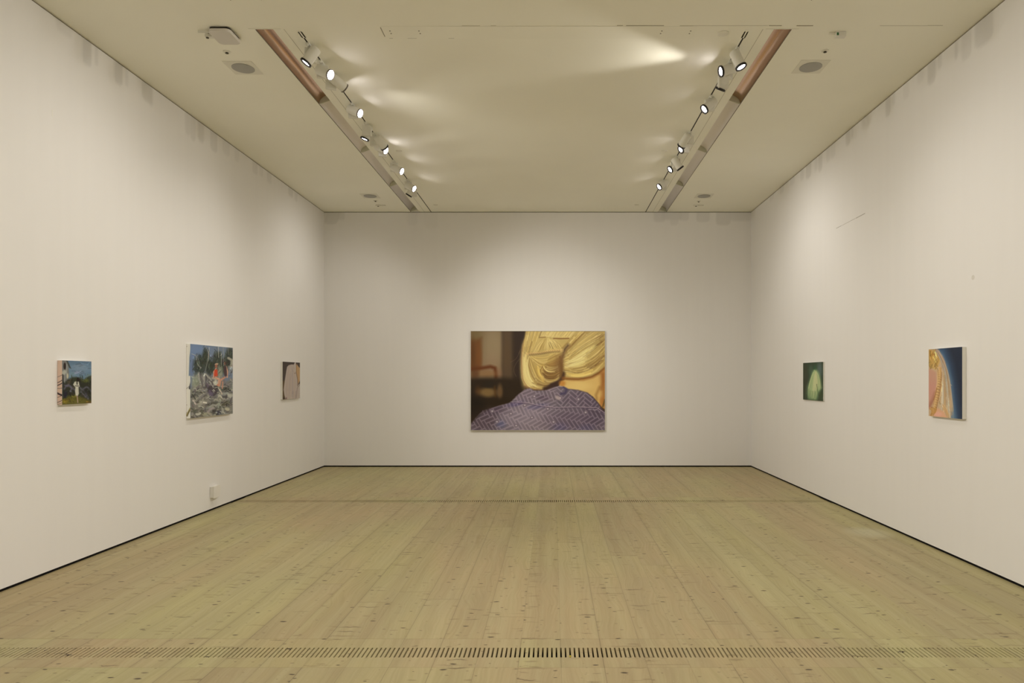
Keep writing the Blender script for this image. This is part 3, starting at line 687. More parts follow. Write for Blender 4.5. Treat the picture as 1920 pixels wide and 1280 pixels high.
# ---------------------------------------------------------------- floor, floor grilles
GR = [(3.776, 4.193, 3.913, 4.053), (8.76, 9.18, 8.81, 8.965), (-1.23, -.81, -1.09, -.95)]
fb = bmesh.new()
cuts = [YR-.2]+[c for g in sorted(GR) for c in (g[0], g[1])]+[YB+.2]
for a, b_ in zip(cuts[0::2], cuts[1::2]): box(fb, XL-.2, XR+.2, a, b_, -.03, 0)
box(fb, XL-.2, XR+.2, YR-.2, YB+.2, -.35, -.30)
for a, b_, _, _ in GR:
    box(fb, XL-.2, XR+.2, a-.03, a, -.30, -.03); box(fb, XL-.2, XR+.2, b_, b_+.03, -.30, -.03)
floor = struct('floor', fb, M_floor, 'limed pine floorboards with knots running away down the gallery')
db = bmesh.new()
for a, b_, s0, s1 in GR[:2]: box(db, XL-.15, XR+.15, a, b_, -.30, -.10)
struct('trim_1', db, M_gap, 'black duct below the slotted floor strips')
for gi, (a, b_, s0, s1) in enumerate(GR[:2]):
    gb = bmesh.new(); t = -.028; g = .0012
    box(gb, XL+.004, XR-.004, a+g, s0, t, 0); box(gb, XL+.004, XR-.004, s1, b_-g, t, 0)
    pitch, sw = .0266, .0095
    n = int((XR-XL-.02)/pitch); x = XL+.004
    for k in range(n+1):
        c = MID-.265+.2652+(k-n/2)*pitch          # centre of slot k
        x1 = c-sw/2
        if x1 > x: box(gb, x, min(x1, XR-.004), s0-.0001, s1+.0001, t, -.0002)
        x = c+sw/2
        if x > XR-.02: break
    if x < XR-.004: box(gb, x, XR-.004, s0-.0001, s1+.0001, t, -.0002)
    o = obj('floor_grille', gb, M_grat[gi])
    tag(o, ('row of narrow ventilation slots cut in the floorboards, nearest the camera', 'far row of narrow ventilation slots in the floor, nearer the end wall')[gi], 'floor vent', 'slotted ventilation strips in the floor')
tb = bmesh.new(); lathe(tb, [(.001, 0), (.0042, .001), (.0042, .010), (.001, .012)], 10, Matrix.Translation((.102, 3.925, -.006)))
tag(obj('yellow_scrap', tb, M_yellow, None, True), 'tiny yellow scrap stuck in a slot of the nearest floor vent', 'scrap')

# ---------------------------------------------------------------- walls
GAPZ = .024
def wall_grid(name, u0, u1, fixed, axis, marks, flip, label):
    """wall from the shadow gap to the ceiling; a dense band at the top carries the cut-in paint marks"""
    band = 1.0; z0, z1 = GAPZ, H-.012
    nu = int((u1-u0)/.022); nz = int(band/.022)
    U = np.linspace(u0, u1, nu+1); Z = np.concatenate([[z0], np.linspace(z1-band, z1, nz+1)])
    UU, ZZ = np.meshgrid(U, Z)
    A = np.zeros(UU.shape)
    for (c, wd, dep, amt, sk) in marks:
        dz = z1-ZZ; q = (UU-c-sk*dz)/(wd/2)
        lim = dep*(1-.22*np.clip(np.abs(q), 0, 1)**4)
        s = np.clip((lim-dz)/.03+.5, 0, 1)*np.clip((1-np.abs(q))*wd/2/.02+.3, 0, 1)
        A = 1-(1-A)*(1-s*amt)
    co = np.zeros((UU.size, 3)); co[:, 2] = ZZ.ravel()
    if axis == 'x': co[:, 0] = UU.ravel(); co[:, 1] = fixed
    else: co[:, 1] = UU.ravel(); co[:, 0] = fixed
    R, Cn = UU.shape
    i = (np.arange(R-1)[:, None]*Cn+np.arange(Cn-1)[None, :]).ravel()
    F = np.stack([i, i+1, i+Cn+1, i+Cn], 1)
    if flip: F = F[:, ::-1]
    me = bpy.data.meshes.new(name); me.from_pydata(co.tolist(), [], F.tolist()); me.materials.append(M_wall)
    at = me.attributes.new('cutin', 'FLOAT', 'POINT'); at.data.foreach_set('value', A.ravel().astype(np.float32))
    o = link(bpy.data.objects.new(name, me)); o['kind'] = 'structure'; o['label'] = label
    md = o.modifiers.new('thickness', 'SOLIDIFY'); md.thickness = .12; md.offset = -1
    return o
def lm(px, wpx, dpx, amt=1, sk=0):      # mark on the left wall: photo column, width and drop in px
    Y = FPX*abs(XL)/(VX-px); return (Y, wpx*Y*Y/(FPX*abs(XL)), dpx*Y/FPX, amt, sk)
def rm(px, wpx, dpx, amt=1, sk=0):
    Y = FPX*XR/(px-VX); return (Y, wpx*Y*Y/(FPX*XR), dpx*Y/FPX, amt, sk)
def bm_(px, wpx, dpx, amt=1, sk=0): k = FPX/YB; return ((px-VX)/k, wpx/k, dpx/k, amt, sk)
LM = [lm(163, 18, 47, .9), lm(181, 8, 34, .7), lm(222, 16, 40, .9), lm(238, 7, 32, .6), lm(276, 20, 34, .8), lm(283, 9, 36, .5), lm(352, 11, 40, .6), lm(362, 10, 44, .7), lm(377, 12, 36, .8), lm(401, 14, 36, .8), lm(424, 14, 26, .5), lm(444, 9, 24, .4), lm(478, 10, 22, .6), lm(490, 7, 18, .4), lm(505, 9, 20, .5), lm(545, 9, 16, .8), lm(555, 6, 18, .5), lm(120, 30, 20, .5)]
RM = [rm(1845, 36, 50, .9), rm(1812, 20, 50, .7), rm(1793, 8, 34, .8), rm(1747, 16, 42, .9), rm(1762, 9, 26, .6), rm(1726, 14, 22, .4), rm(1699, 12, 30, .4), rm(1665, 10, 34, .8), rm(1676, 6, 22, .6), rm(1623, 14, 22, .4), rm(1590, 9, 26, .8), rm(1598, 5, 18, .6), rm(1562, 9, 26, .5), rm(1553, 8, 26, .5), rm(1538, 8, 32, .8), rm(1530, 6, 24, .5), rm(1516, 10, 26, .8), rm(1504, 7, 20, .5), rm(1486, 9, 14, .4), rm(1466, 8, 12, .6), rm(1447, 8, 10, .4)]
BM = [bm_(626, 26, 22, .8, -.3), bm_(640, 14, 14, .6), bm_(610, 10, 20, .4), bm_(773, 20, 24, .25), bm_(808, 26, 30, .18), bm_(1236, 22, 18, .7), bm_(1260, 40, 14, .8), bm_(1264, 16, 24, .5), bm_(1282, 20, 15, .7), bm_(1318, 26, 18, .7), bm_(1356, 28, 24, .8), bm_(1390, 46, 16, .7)]
wall_grid('wall_left', YR, YB, XL, 'y', LM, False, 'white left gallery wall with darker touched-up paint marks under the ceiling')
wall_grid('wall_right', YR, YB, XR, 'y', RM, True, 'white right gallery wall with darker touched-up paint marks under the ceiling')
wall_grid('wall_back', XL, XR, YB, 'x', BM, False, 'white end wall that carries the large picture')
rb_ = bmesh.new(); box(rb_, XL, XR, YR-.12, YR, GAPZ, H-.012); struct('wall_rear', rb_, M_wall)
for nm, x0, x1, y0, y1 in (('baseboard_left', XL-.10, XL-.012, YR, YB), ('baseboard_right', XR+.012, XR+.10, YR, YB), ('baseboard_back', XL-.10, XR+.10, YB+.012, YB+.10)):
    b0 = bmesh.new(); box(b0, x0, x1, y0, y1, .0005, GAPZ+.01); struct(nm, b0, M_gap, 'black shadow gap between wall and floor')
for k, (x0, x1, y0, y1) in enumerate(((XL-.10, XL-.008, YR, YB), (XR+.008, XR+.10, YR, YB), (XL-.10, XR+.10, YB+.008, YB+.10))):
    b0 = bmesh.new(); box(b0, x0, x1, y0, y1, H-.02, H-.0005); struct('trim_%d' % (k+2), b0, M_line, 'thin shadow line between wall and ceiling')

# ---------------------------------------------------------------- ceiling with two reflector troughs
TX = [(-2.555, -2.395, -2.19, -1), (2.055, 1.895, 1.68, 1)]      # outer edge, inner edge, track slot, side
cb = bmesh.new()
T = .10
box(cb, XL-.12, TX[0][0], YR-.12, YB+.12, H, H+T)
box(cb, TX[0][1], TX[1][1], YR-.12, YB+.12, H, H+T)
box(cb, TX[1][0], XR+.12, YR-.12, YB+.12, H, H+T)
for o_, i_, t_, s in TX:
    box(cb, min(o_, i_), max(o_, i_), 5.42, TROUGH_Y0, H, H+T)
    box(cb, min(o_, i_), max(o_, i_), YR-.12, -4.2, H, H+T)
struct('ceiling', cb, M_ceil, 'cream painted ceiling with two recessed light troughs')
nfl = 0
for o_, i_, t_, s in TX:
    for (ya, yb, nb) in ((TROUGH_Y0, YB, 4), (-4.2, 5.42, 6)):
        # curved reflector from the outer edge over to the inner edge
        rb2 = bmesh.new(); prof = []
        wdt = abs(i_-o_)
        for k in range(13):       # steep at the outer edge, flattening towards the inner one
            q = k/12; a = PI/2*q; prof.append((o_-s*(wdt-.010)*(1-math.cos(a)), H+.003+.105*math.sin(a)))
        va = [rb2.verts.new((x, ya+.004, z)) for x, z in prof]; vb = [rb2.verts.new((x, yb-.004, z)) for x, z in prof]
        for k in range(len(prof)-1): rb2.faces.new((va[k], va[k+1], vb[k+1], vb[k])).smooth = True
        rf = empty('light_trough', (0, 0, 0)); rf.location = (o_, ya, H)
        def chl(nm, bm, m, sm=False):
            bmesh.ops.translate(bm, verts=bm.verts, vec=(-o_, -ya, -H)); return obj(nm, bm, m, rf, sm)
        sh = chl('reflector', rb2, M_refl, True); yq = ya+(yb-ya)/nb; md = sh.modifiers.new('t', 'SOLIDIFY'); md.thickness = .003; md.offset = 0
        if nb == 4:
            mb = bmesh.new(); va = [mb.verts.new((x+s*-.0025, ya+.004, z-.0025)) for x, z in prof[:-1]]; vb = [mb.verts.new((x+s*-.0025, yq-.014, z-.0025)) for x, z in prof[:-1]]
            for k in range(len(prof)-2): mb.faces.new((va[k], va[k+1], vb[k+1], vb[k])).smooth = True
            mo = chl('warm_reflection_panel', mb, M_warm_refl, True)  # added panel, warm reflections put into its colour
        ib = bmesh.new(); box(ib, *sorted((i_+s*.0006, i_+s*.010)), ya+.004, yb-.004, H+.0004, H+.135); chl('inner_panel', ib, M_ceil)
        eb = bmesh.new(); box(eb, min(o_, i_)+.0006, max(o_, i_)-.0006, ya+.0004, ya+.0030, H+.0004, H+.135); chl('end_plate', eb, M_ceil)
        eb = bmesh.new(); box(eb, min(o_, i_)+.0006, max(o_, i_)-.0006, yb-.0035, yb-.0005, H+.0004, H+.135); chl('end_plate', eb, M_ceil)
        lb = bmesh.new(); box(lb, o_-.0035, o_+.0035, ya, yb, H-.002, H+.0012); chl('edge_trim', lb, M_line)
        lb = bmesh.new(); xx = i_-s*.085; box(lb, xx-.002, xx+.002, ya, yb, H-.0012, H+.001); chl('panel_joint', lb, M_faint)
        if nb == 4:
            lb = bmesh.new(); box(lb, min(o_, i_)-.06*(1 if s > 0 else 1), max(o_, i_)+.06, ya-.012, ya, H-.002, H+.001); chl('end_lip', lb, M_plate)
        for k in range(1, nb+1):
            yf = ya+(yb-ya)*k/nb-(.02 if k == nb else 0)
            f2 = bmesh.new()
            for yy in (yf-.012, yf+.0):
                vs = [f2.verts.new((x, yy, z)) for x, z in prof]+[f2.verts.new((i_-s*.0+s*.014, yy, H+.05)), f2.verts.new((o_-s*.03, yy, H+.006))]
                f2.faces.new(vs)
            nv = len(f2.verts)//2; f2.verts.ensure_lookup_table()
            for q in range(nv): f2.faces.new((f2.verts[q], f2.verts[(q+1) % nv], f2.verts[nv+(q+1) % nv], f2.verts[nv+q]))
            chl('louvre', f2, M_fin)
        side = 'left' if s < 0 else 'right'
        tag(rf, ('long recessed reflector trough in the ceiling on the %s side' if nb == 4 else 'reflector trough in the %s of the ceiling, nearer than the picture edge') % side, 'light trough', 'recessed ceiling troughs')

# ---------------------------------------------------------------- tracks
tracks = []
for o_, i_, t_, s in TX:
    side = 'left' if s < 0 else 'right'
    r = empty('lighting_track', (t_, 5.95, H)); tag(r, 'narrow black ceiling track slot holding the spotlights on the %s' % side, 'lighting track', 'ceiling lighting tracks')
    g1 = bmesh.new(); box(g1, -.007, .007, .07, YB-5.95, -.0024, -.0005); obj('groove', g1, M_groove, r)
    g2 = bmesh.new()
    for q in (-1, 1): box(g2, *sorted((q*.007, q*.017)), -.04, YB-5.95, -.0022, -.0005)
    box(g2, -.017, .017, -.06, .07, -.0022, -.0005); obj('rail', g2, M_ceil, r)
    tracks.append(r)

# ---------------------------------------------------------------- spotlights
# adapter, driver box and ribbed head meshes are built once and shared by every lamp
P = {}
def mk(name, fn, m, sm=False):
    bm = bmesh.new(); fn(bm); me = bpy.data.meshes.new(name); bm.normal_update(); bm.to_mesh(me); bm.free()
    for q in (m if isinstance(m, list) else [m]): me.materials.append(q)
    P[name] = me
def f_adapter(bm):
    box(bm, -.015, .015, -.075, .05, -.016, 0, 0, .003)
    lathe(bm, [(.020, -.030), (.024, -.026), (.024, -.014)], 20)
    lathe(bm, [(.009, -.028), (.012, -.024), (.012, -.012)], 16, Matrix.Translation((0, -.06, 0)))
def f_box(bm): box(bm, -.052, .052, -.021, .021, -.147, -.026, 0, .004)
def f_knuckle(bm):      # swivel between driver box and head, local frame of the head
    lathe(bm, [(.017, -.012), (.017, .034)], 18, Matrix.Translation((0, 0, 0)) @ Matrix.Rotation(PI/2, 4, 'Y'))
def f_head(bm):         # axis +z, centre of the knuckle at the origin
    lathe(bm, [(.030, -.066), (.040, -.062), (.0455, -.054), (.0465, .0), (.0475, .085), (.0475, .095)], 36, cap=True)
    for k in range(10):  # cooling fins
        a = PI*(k-4.5)/14-PI/2
        M = Matrix.Rotation(a, 4, 'Z') @ Matrix.Translation((.047, 0, 0))
        box(bm, -.004, .006, -.0022, .0022, -.058, .020, 0, 0, M)
def f_bezel(bm):
    lathe(bm, [(.0475, .089), (.0530, .091), (.0530, .107), (.0480, .110), (.0400, .108), (.0365, .099)], 36, cap=False)
def f_bezel2(bm):
    lathe(bm, [(.0475, .091), (.0500, .092), (.0500, .103), (.0470, .105), (.0440, .104), (.0430, .099)], 36, cap=False)
def f_lens(bm): lathe(bm, [(.042, .096), (.0425, .0985), (.02, .1), (.001, .1003)], 36, cap=True)
mk('adapter', f_adapter, M_white); mk('driver_box', f_box, M_white); mk('lamp_head', f_head, M_white); mk('bezel', f_bezel, M_black); mk('thin_bezel', f_bezel2, M_ring); mk('lens', f_lens, M_lens); mk('swivel', f_knuckle, M_white)
def spotlight(tx, y, d, off, label, bz=0, watt=0, cone=100, blend=.9, group='white track spotlights', head_at=-.150, col=LAMP_COL, thin=False):
    """d: aim; off: where the knuckle sits beside the driver box (x, y); bz: rotation of the driver box"""
    r = empty('track_spotlight', (tx, y, H-.0005))
    tag(r, label, 'spotlight', group)
    a = link(bpy.data.objects.new('adapter', P['adapter']), r)
    b = link(bpy.data.objects.new('driver_box', P['driver_box']), r); b.rotation_euler = (0, 0, bz)
    h = link(bpy.data.objects.new('lamp_head', P['lamp_head']), r)
    M = align((off[0], off[1], head_at), d)
    # turn the fins towards the driver box
    best = None
    for k in range(24):
        Mk = M @ Matrix.Rotation(2*PI*k/24, 4, 'Z'); v = (Mk.to_3x3() @ Vector((0, -1, 0)))
        sc_ = v.dot(Vector((-off[0], -off[1], .02)))
        if best is None or sc_ > best[0]: best = (sc_, Mk)
    h.matrix_local = best[1]
    bz_ = link(bpy.data.objects.new('bezel', P['thin_bezel' if thin else 'bezel']), h); ln = link(bpy.data.objects.new('lens', P['lens']), h)
    kb = bmesh.new()
    v = Vector((-off[0], -off[1], 0)); L_ = max(v.length-.03, .02)
    if v.length < .01: v = Vector((0, 0, 1))
    lathe(kb, [(.016, 0), (.016, L_)], 16, align((off[0], off[1], head_at), v)); obj('swivel', kb, M_white, r)
    if watt:
        if y > 8 and watt == E_DOWN: watt *= 1.4
        ld = bpy.data.lights.new('spot_beam', 'SPOT'); ld.energy = watt; ld.color = col; ld.spot_size = math.radians(cone); ld.spot_blend = blend; ld.shadow_soft_size = .04
        lo = link(bpy.data.objects.new('spot_beam', ld), r)
        lo.matrix_local = align((off[0], off[1], head_at), d) @ Matrix.Translation((0, 0, .118)) @ Matrix.Rotation(PI, 4, 'X')
    return r
TLx, TRx = TX[0][2], TX[1][2]
E_STREAK = 1.0
# x, y, photo position of the lens, aim, knuckle offset in y, label, box turn, watts, cone, blend
LAMPS = [
 (TLx, 6.17, (573, 118), (-.55, -.10, -.80), -.05, 'track spotlight aimed down at the left wall, first on the left track, black ringed', .5, E_DOWN, 130, 1),
 (TLx, 6.50, (620.5, 140.5), (.78, -.28, -.42), -.06, 'lit spotlight facing right across the room, second on the left track', .3, E_WALL*1.15, 80, 1),
 (TLx, 6.75, (647, 166), (.56, .64, -.40), -.03, 'spotlight aimed away toward the end wall, third on the left track just behind two others', .3, E_END, 84, 1),
 (TLx, 7.50, (676, 213), (.80, -.24, -.40), -.06, 'lit spotlight facing right, alone on the left track beyond the first cluster of three', .3, E_WALL*1.15, 84, .9),
 (TLx, 8.05, (683.5, 261), (-.35, .0, -.93), .05, 'spotlight with square driver box front on, head tipped left, on left track', 0, E_DOWN, 130, 1),
 (TLx, 8.40, (721.5, 277), (.42, .68, -.56), -.02, 'ribbed spotlight aimed at the end wall, beside the boxy one on the left track', 0, E_END, 74, 1),
 (TLx, 8.80, (724, 282.5), (.80, -.24, -.42), -.06, 'small lit spotlight peeping out behind the ribbed spotlight on the left track', .3, E_WALL*1.15, 82, .95),
 (TLx, 9.44, (754, 321.5), (.80, -.22, -.40), -.03, 'lit spotlight beside its square driver box, third from the far end of the left track', 0, E_WALL*1.15, 82, .95),
 (TLx, 10.35, (777, 354), (.78, -.24, -.44), -.06, 'lit spotlight facing right, second from the far end of the left track', .3, E_WALL*1.15, 82, .95),
 (TLx, 10.75, (766, 366.5), (-.50, .10, -.80), -.05, 'spotlight tipped toward the left wall at the far end of the left track', .3, E_DOWN, 130, 1),
 (TRx, 6.25, (1390, 126), (.33, -.15, -.85), -.06, 'spotlight hanging down to the right, first on the right track, black ringed', 1.2, E_DOWN, 130, 1),
 (TRx, 6.50, (1351, 134), (-.90, -.14, -.28), -.05, 'lit spotlight facing left across the room, second on the right track', 1.0, E_WALL*1.25, 71, .4),
 (TRx, 6.72, (1350, 168), (-.30, .35, -.75), .0, 'spotlight turned away behind the lit one near the start of the right track', .2, E_END*.3, 78, 1),
 (TRx, 7.30, (1320, 205), (-.72, -.20, -.60), .0, 'spotlight below a square driver box, alone on the right track after the first cluster', 0, E_WALL*.72, 92, 1),
 (TRx, 8.36, (1277, 274), (-.38, .62, -.56), -.05, 'ribbed spotlight aimed down left, in the middle of the right track', .6, E_END*.8, 78, 1),
 (TRx, 8.65, (1276, 281), (-.78, -.2, -.58), .0, 'small spotlight half hidden behind the ribbed spotlight on the right track', .2, E_WALL*.72, 92, 1),
 (TRx, 9.27, (1276, 316), (.55, .10, -.74), -.05, 'spotlight tipped toward the right wall beside a square driver box, right track', 0, E_DOWN, 130, 1),
 (TRx, 9.42, (1256, 318), (-.78, -.2, -.58), .0, 'spotlight facing left just beyond the square driver box on the right track', .2, E_WALL*.72, 92, 1),
 (TRx, 10.38, (1235.5, 350.5), (-.74, -.30, -.58), -.05, 'lit spotlight facing left at the far end of the right track', .3, E_WALL*.72, 92, 1),
]
for (x, y, (fx, fy), d, oy, lab, bz, wt, cn, bl) in LAMPS:
    dn = Vector(d).normalized()*.104
    yf = y+oy+dn.y; Fx = (fx-VX)*yf/FPX; Fz = CAMH+(VY-fy)*yf/FPX
    off = (Fx-dn.x-x, oy); ha = Fz-dn.z-H
    thin = x < 0 and cn in (80, 82, 84)
    spotlight(x, y, d, off, lab, bz, wt, cn, bl, head_at=ha, thin=thin)
# fill lamps added out of view, above and behind the camera
NB = ('nearest the picture edge', 'second from the picture edge', 'above the camera', 'fourth from the picture edge', 'farthest behind the camera')
for k, y in enumerate((4.1, 2.6, .6, -1.4, -3.4)):
    spotlight(TLx, y, (.85, .20, -.62), (.0, -.08), 'unseen fill spotlight on the left side of the near bay, '+NB[k], .3, E_REAR_FILL, 95, 1, 'added fill spotlights of the near bay', -.10)
    spotlight(TRx, y, (-.85, .20, -.62), (.0, -.08), 'unseen fill spotlight on the right side of the near bay, '+NB[k], .3, E_REAR_FILL, 95, 1, 'added fill spotlights of the near bay', -.10)
spotlight(TLx, 4.6, (.30, -.05, -.90), (.0, -.05), 'unseen downward fill spotlight on the left side at the front of the near bay', .3, E_FLOOR_FILL, 100, 1, 'added fill spotlights of the near bay', -.10)  # added unseen downlights, brighten the floor near the camera
spotlight(TRx, 4.6, (-.30, -.05, -.90), (.0, -.05), 'unseen downward fill spotlight on the right side at the front of the near bay', .3, E_FLOOR_FILL, 100, 1, 'added fill spotlights of the near bay', -.10)
spotlight(TLx, 3.3, (.20, .90, -.36), (.0, -.05), 'unseen fill spotlight on the left side of the near bay aimed far down the room', .3, E_END_FILL, 46, 1, 'added fill spotlights of the near bay', -.10)  # added unseen lamps, lift the end wall and far floor
spotlight(TRx, 3.3, (-.20, .90, -.36), (.0, -.05), 'unseen fill spotlight on the right side of the near bay aimed far down the room', .3, E_END_FILL, 46, 1, 'added fill spotlights of the near bay', -.10)

# ---------------------------------------------------------------- ceiling fittings
def at_ceiling(name, px, py, label, cat, group=None):
    X, Y = ceil_pt(px, py); r = empty(name, (X, Y, H)); tag(r, label, cat, group); return r
def speaker(px, py, label):
    r = at_ceiling('ceiling_speaker', px, py, label, 'ceiling speaker', 'round ceiling speakers')
    b1 = bmesh.new(); box(b1, -.14, .14, -.14, .14, -.004, -.0005, 0, .001); obj('mounting_plate', b1, M_plate, r)
    b2 = bmesh.new(); lathe(b2, [(.104, -.004), (.104, -.009), (.098, -.010), (.09, -.0125), (.001, -.014)], 40); obj('grille', b2, M_grille, r)
speaker(456, 127, 'grey round speaker in a square plate on the ceiling, left near side')
speaker(1520, 125, 'grey round speaker flush in the ceiling, right near side')
speaker(694, 367, 'small looking grey speaker in the far left of the ceiling')
speaker(1320, 367, 'small looking grey speaker in the far right of the ceiling')
def sprinkler(px, py, label):
    r = at_ceiling('sprinkler', px, py, label, 'sprinkler', 'ceiling sprinklers')
    b1 = bmesh.new(); lathe(b1, [(.034, -.0005), (.032, -.006), (.018, -.008)], 24); obj('escutcheon', b1, M_plate, r)
    b2 = bmesh.new(); lathe(b2, [(.010, -.008), (.009, -.012), (.015, -.013), (.015, -.016), (.002, -.017)], 16); obj('nozzle', b2, M_dark, r)
sprinkler(425.5, 97, 'small brown sprinkler between the white access point and left speaker')
sprinkler(1547, 95, 'small dark sprinkler between the exit light box and right speaker')
sprinkler(704, 376, 'tiny sprinkler next to the far left ceiling speaker')
sprinkler(1310, 377, 'tiny sprinkler next to the far right ceiling speaker')
def detector(px, py, label):
    r = at_ceiling('detector', px, py, label, 'detector', 'small ceiling detectors')
    b1 = bmesh.new(); lathe(b1, [(.045, -.0005), (.044, -.012), (.030, -.016)], 24); obj('base', b1, M_plate, r)
    b2 = bmesh.new(); lathe(b2, [(.014, -.016), (.013, -.022), (.003, -.024)], 16); obj('sensor', b2, M_dark, r)
    b3 = bmesh.new(); box(b3, .05, .13, -.02, .02, -.012, -.0005, 0, .002); obj('bracket', b3, M_plate, r)
detector(709, 384.5, 'far left ceiling detector close to the end wall')
detector(1305, 384.5, 'far right ceiling detector close to the end wall')
def cap(px, py, rad, label):
    X, Y = ceil_pt(px, py); b1 = bmesh.new(); lathe(b1, [(rad, 0), (rad, -.003), (rad*.9, -.0045), (.001, -.005)], 32)
    o = obj('cover_cap', b1, M_plate); o.location = (X, Y, H-.0005); tag(o, label, 'cover cap', 'round ceiling cover caps')
cap(1356, 62.5, .05, 'pale round cover cap on the ceiling near the start of the right track')
cap(748, 283, .04, 'faint cover cap on the ceiling right of the left track, halfway')
cap(1246, 283, .04, 'faint cover cap on the ceiling left of the right track, halfway')
cap(817, 384, .04, 'faint cover cap near the end wall beside the left track')
cap(1194, 384, .04, 'faint cover cap near the end wall beside the right track')
# white access point with side bracket
r = at_ceiling('wireless_access_point', *(VX-2.85*FPX/5.935, VY-3.0*FPX/5.935), 'white rounded box hanging under the ceiling at upper left with a small bracket', 'access point')
def rrect(bm, w_, h_, rad, z0, z1):
    pts = []
    for cx, cy, a0 in ((w_/2-rad, h_/2-rad, 0), (-w_/2+rad, h_/2-rad, 90), (-w_/2+rad, -h_/2+rad, 180), (w_/2-rad, -h_/2+rad, 270)):
        for k in range(7): a = math.radians(a0+15*k); pts.append((cx+rad*math.cos(a), cy+rad*math.sin(a)))
    lo = [bm.verts.new((x, y, z0)) for x, y in pts]; lo2 = [bm.verts.new((x*.97, y*.97, z0-.004)) for x, y in pts]; hi = [bm.verts.new((x, y, z1)) for x, y in pts]; n = len(pts)
    for k in range(n):
        bm.faces.new((lo[k], lo[(k+1) % n], hi[(k+1) % n], hi[k])); bm.faces.new((lo2[k], lo2[(k+1) % n], lo[(k+1) % n], lo[k]))
    bm.faces.new(list(reversed(lo2))); bm.faces.new(hi)
b1 = bmesh.new(); rrect(b1, .19, .235, .04, -.043, -.020); obj('housing', b1, mat('grey_white_housing', (.66, .63, .58), .5, 0, .3), r)
b1 = bmesh.new(); rrect(b1, .175, .22, .03, -.0205, -.0045); obj('mounting_foot', b1, M_groove, r)
b1 = bmesh.new(); box(b1, -.165, -.09, -.02, .02, -.040, -.018, 0, .002); box(b1, -.20, -.09, -.066, -.056, -.03, -.012, 0, .001); box(b1, -.16, -.14, -.015, .015, -.020, -.0005); obj('side_bracket', b1, M_white, r)
b1 = bmesh.new(); lathe(b1, [(.012, -.046), (.012, -.04)], 16, Matrix.Translation((-.150, .0, 0))); obj('sensor', b1, M_dark, r)
# exit light
r = at_ceiling('emergency_light', 1574, 60.5, 'small white box with a green mark on the ceiling at upper right', 'emergency light')
b1 = bmesh.new(); box(b1, -.035, .050, -.022, .022, -.045, -.0005, 0, .003); obj('housing', b1, M_white, r)
b1 = bmesh.new(); box(b1, -.032, -.014, -.0225, -.020, -.036, -.012); obj('indicator', b1, M_green, r)
b1 = bmesh.new(); box(b1, -.09, -.035, -.006, .006, -.02, -.006, 0, .001); obj('cable_entry', b1, M_plate, r)
# long access panel with four pairs of screws
X0, Y0 = ceil_pt(713, 49); X1, _ = ceil_pt(1308, 49); Y1 = ceil_pt(720, 71.5)[1]
r = empty('access_panel', ((X0+X1)/2, (Y0+Y1)/2, H)); tag(r, 'long flush access panel across the ceiling, only its left corner clearly outlined', 'access panel')
hw, hh = (X1-X0)/2, (Y1-Y0)/2
b1 = bmesh.new(); box(b1, -hw, hw, -hh, hh, -.0022, -.0005); obj('panel', b1, M_ceil, r)
b1 = bmesh.new()
box(b1, -hw-.006, -hw, -hh+.02, hh-.03, -.0024, -.0004)
box(b1, -hw+.03, -hw+.06, hh-.004, hh, -.0024, -.0004); box(b1, -hw+.19, -hw+.27, hh-.003, hh, -.0024, -.0004)
box(b1, -hw+.55, -hw+.60, hh-.003, hh, -.0024, -.0004); obj('joint', b1, M_line, r)
for px in (731, 785.5, 1241, 1295):
    for py in (57.5, 62.3):
        X, Y = ceil_pt(px+(py-57.5)*(.5 if px < 1036 else -.5), py); s1 = bmesh.new(); lathe(s1, [(.006, -.0045), (.006, -.002)], 10, Matrix.Translation((X-(X0+X1)/2, Y-(Y0+Y1)/2, 0))); obj('screw', s1, M_line, r)
# joint across the ceiling where the bays meet
b1 = bmesh.new()
for (pa, pb, wd) in ((1157, 1168, .006), (1174, 1245, .008), (1442, 1466, .009), (1494, 1525, .012), (1740, 1768, .004)):
    X, Y = ceil_pt(pa, 47.5); X2, _ = ceil_pt(pb, 47.5); box(b1, X, X2, Y, Y+wd, H-.0012, H+.001)
struct('trim_5', b1, mat('ceiling_joint_mid', (.36, .33, .26), .9, 0, .05), 'broken hairline joint across the ceiling')
b1 = bmesh.new()
for (pa, pb, wd) in ((866, 900, .004), (920, 930, .004), (1275, 1300, .006), (1650, 1740, .004), (1300, 1440, .003)):
    X, Y = ceil_pt(pa, 47.9); X2, _ = ceil_pt(pb, 47.9); box(b1, X, X2, Y, Y+wd, H-.0012, H+.001)
struct('trim_6', b1, M_faint, 'faint joint across the ceiling')

# ---------------------------------------------------------------- wall fittings
r = empty('wall_socket', (XL, 8.28, .227)); tag(r, 'small white socket box low on the left wall', 'socket')
b1 = bmesh.new(); box(b1, 0.0005, .045, -.075, .075, -.068, .068, 0, .006); obj('back_box', b1, M_plastic, r)
b1 = bmesh.new(); box(b1, .045, .053, -.079, .079, -.072, .072, 0, .003); obj('faceplate', b1, M_plastic, r)
M_scr = mat('wall_hairline', (.44, .42, .38), .9, 0, .05); M_spot = mat('wall_filler', (.68, .66, .62), .9, 0, .05)
b1 = bmesh.new()
ya, yb = FPX*XR/(1568-VX), FPX*XR/(1622-VX); za, zb = 1.6+(VY-428)*ya/FPX, 1.6+(VY-400)*yb/FPX
for (f0, f1, wd) in ((0, .2, .006), (.22, .68, .004), (.70, 1, .008)):
    p, q = ya+(yb-ya)*f0, ya+(yb-ya)*f1; zz = za+(zb-za)*(f0+f1)/2; box(b1, XR-.0012, XR+.001, min(p, q), max(p, q), zz-wd/2, zz+wd/2)
struct('trim_7', b1, M_scr, 'thin horizontal scratch high on the right wall')
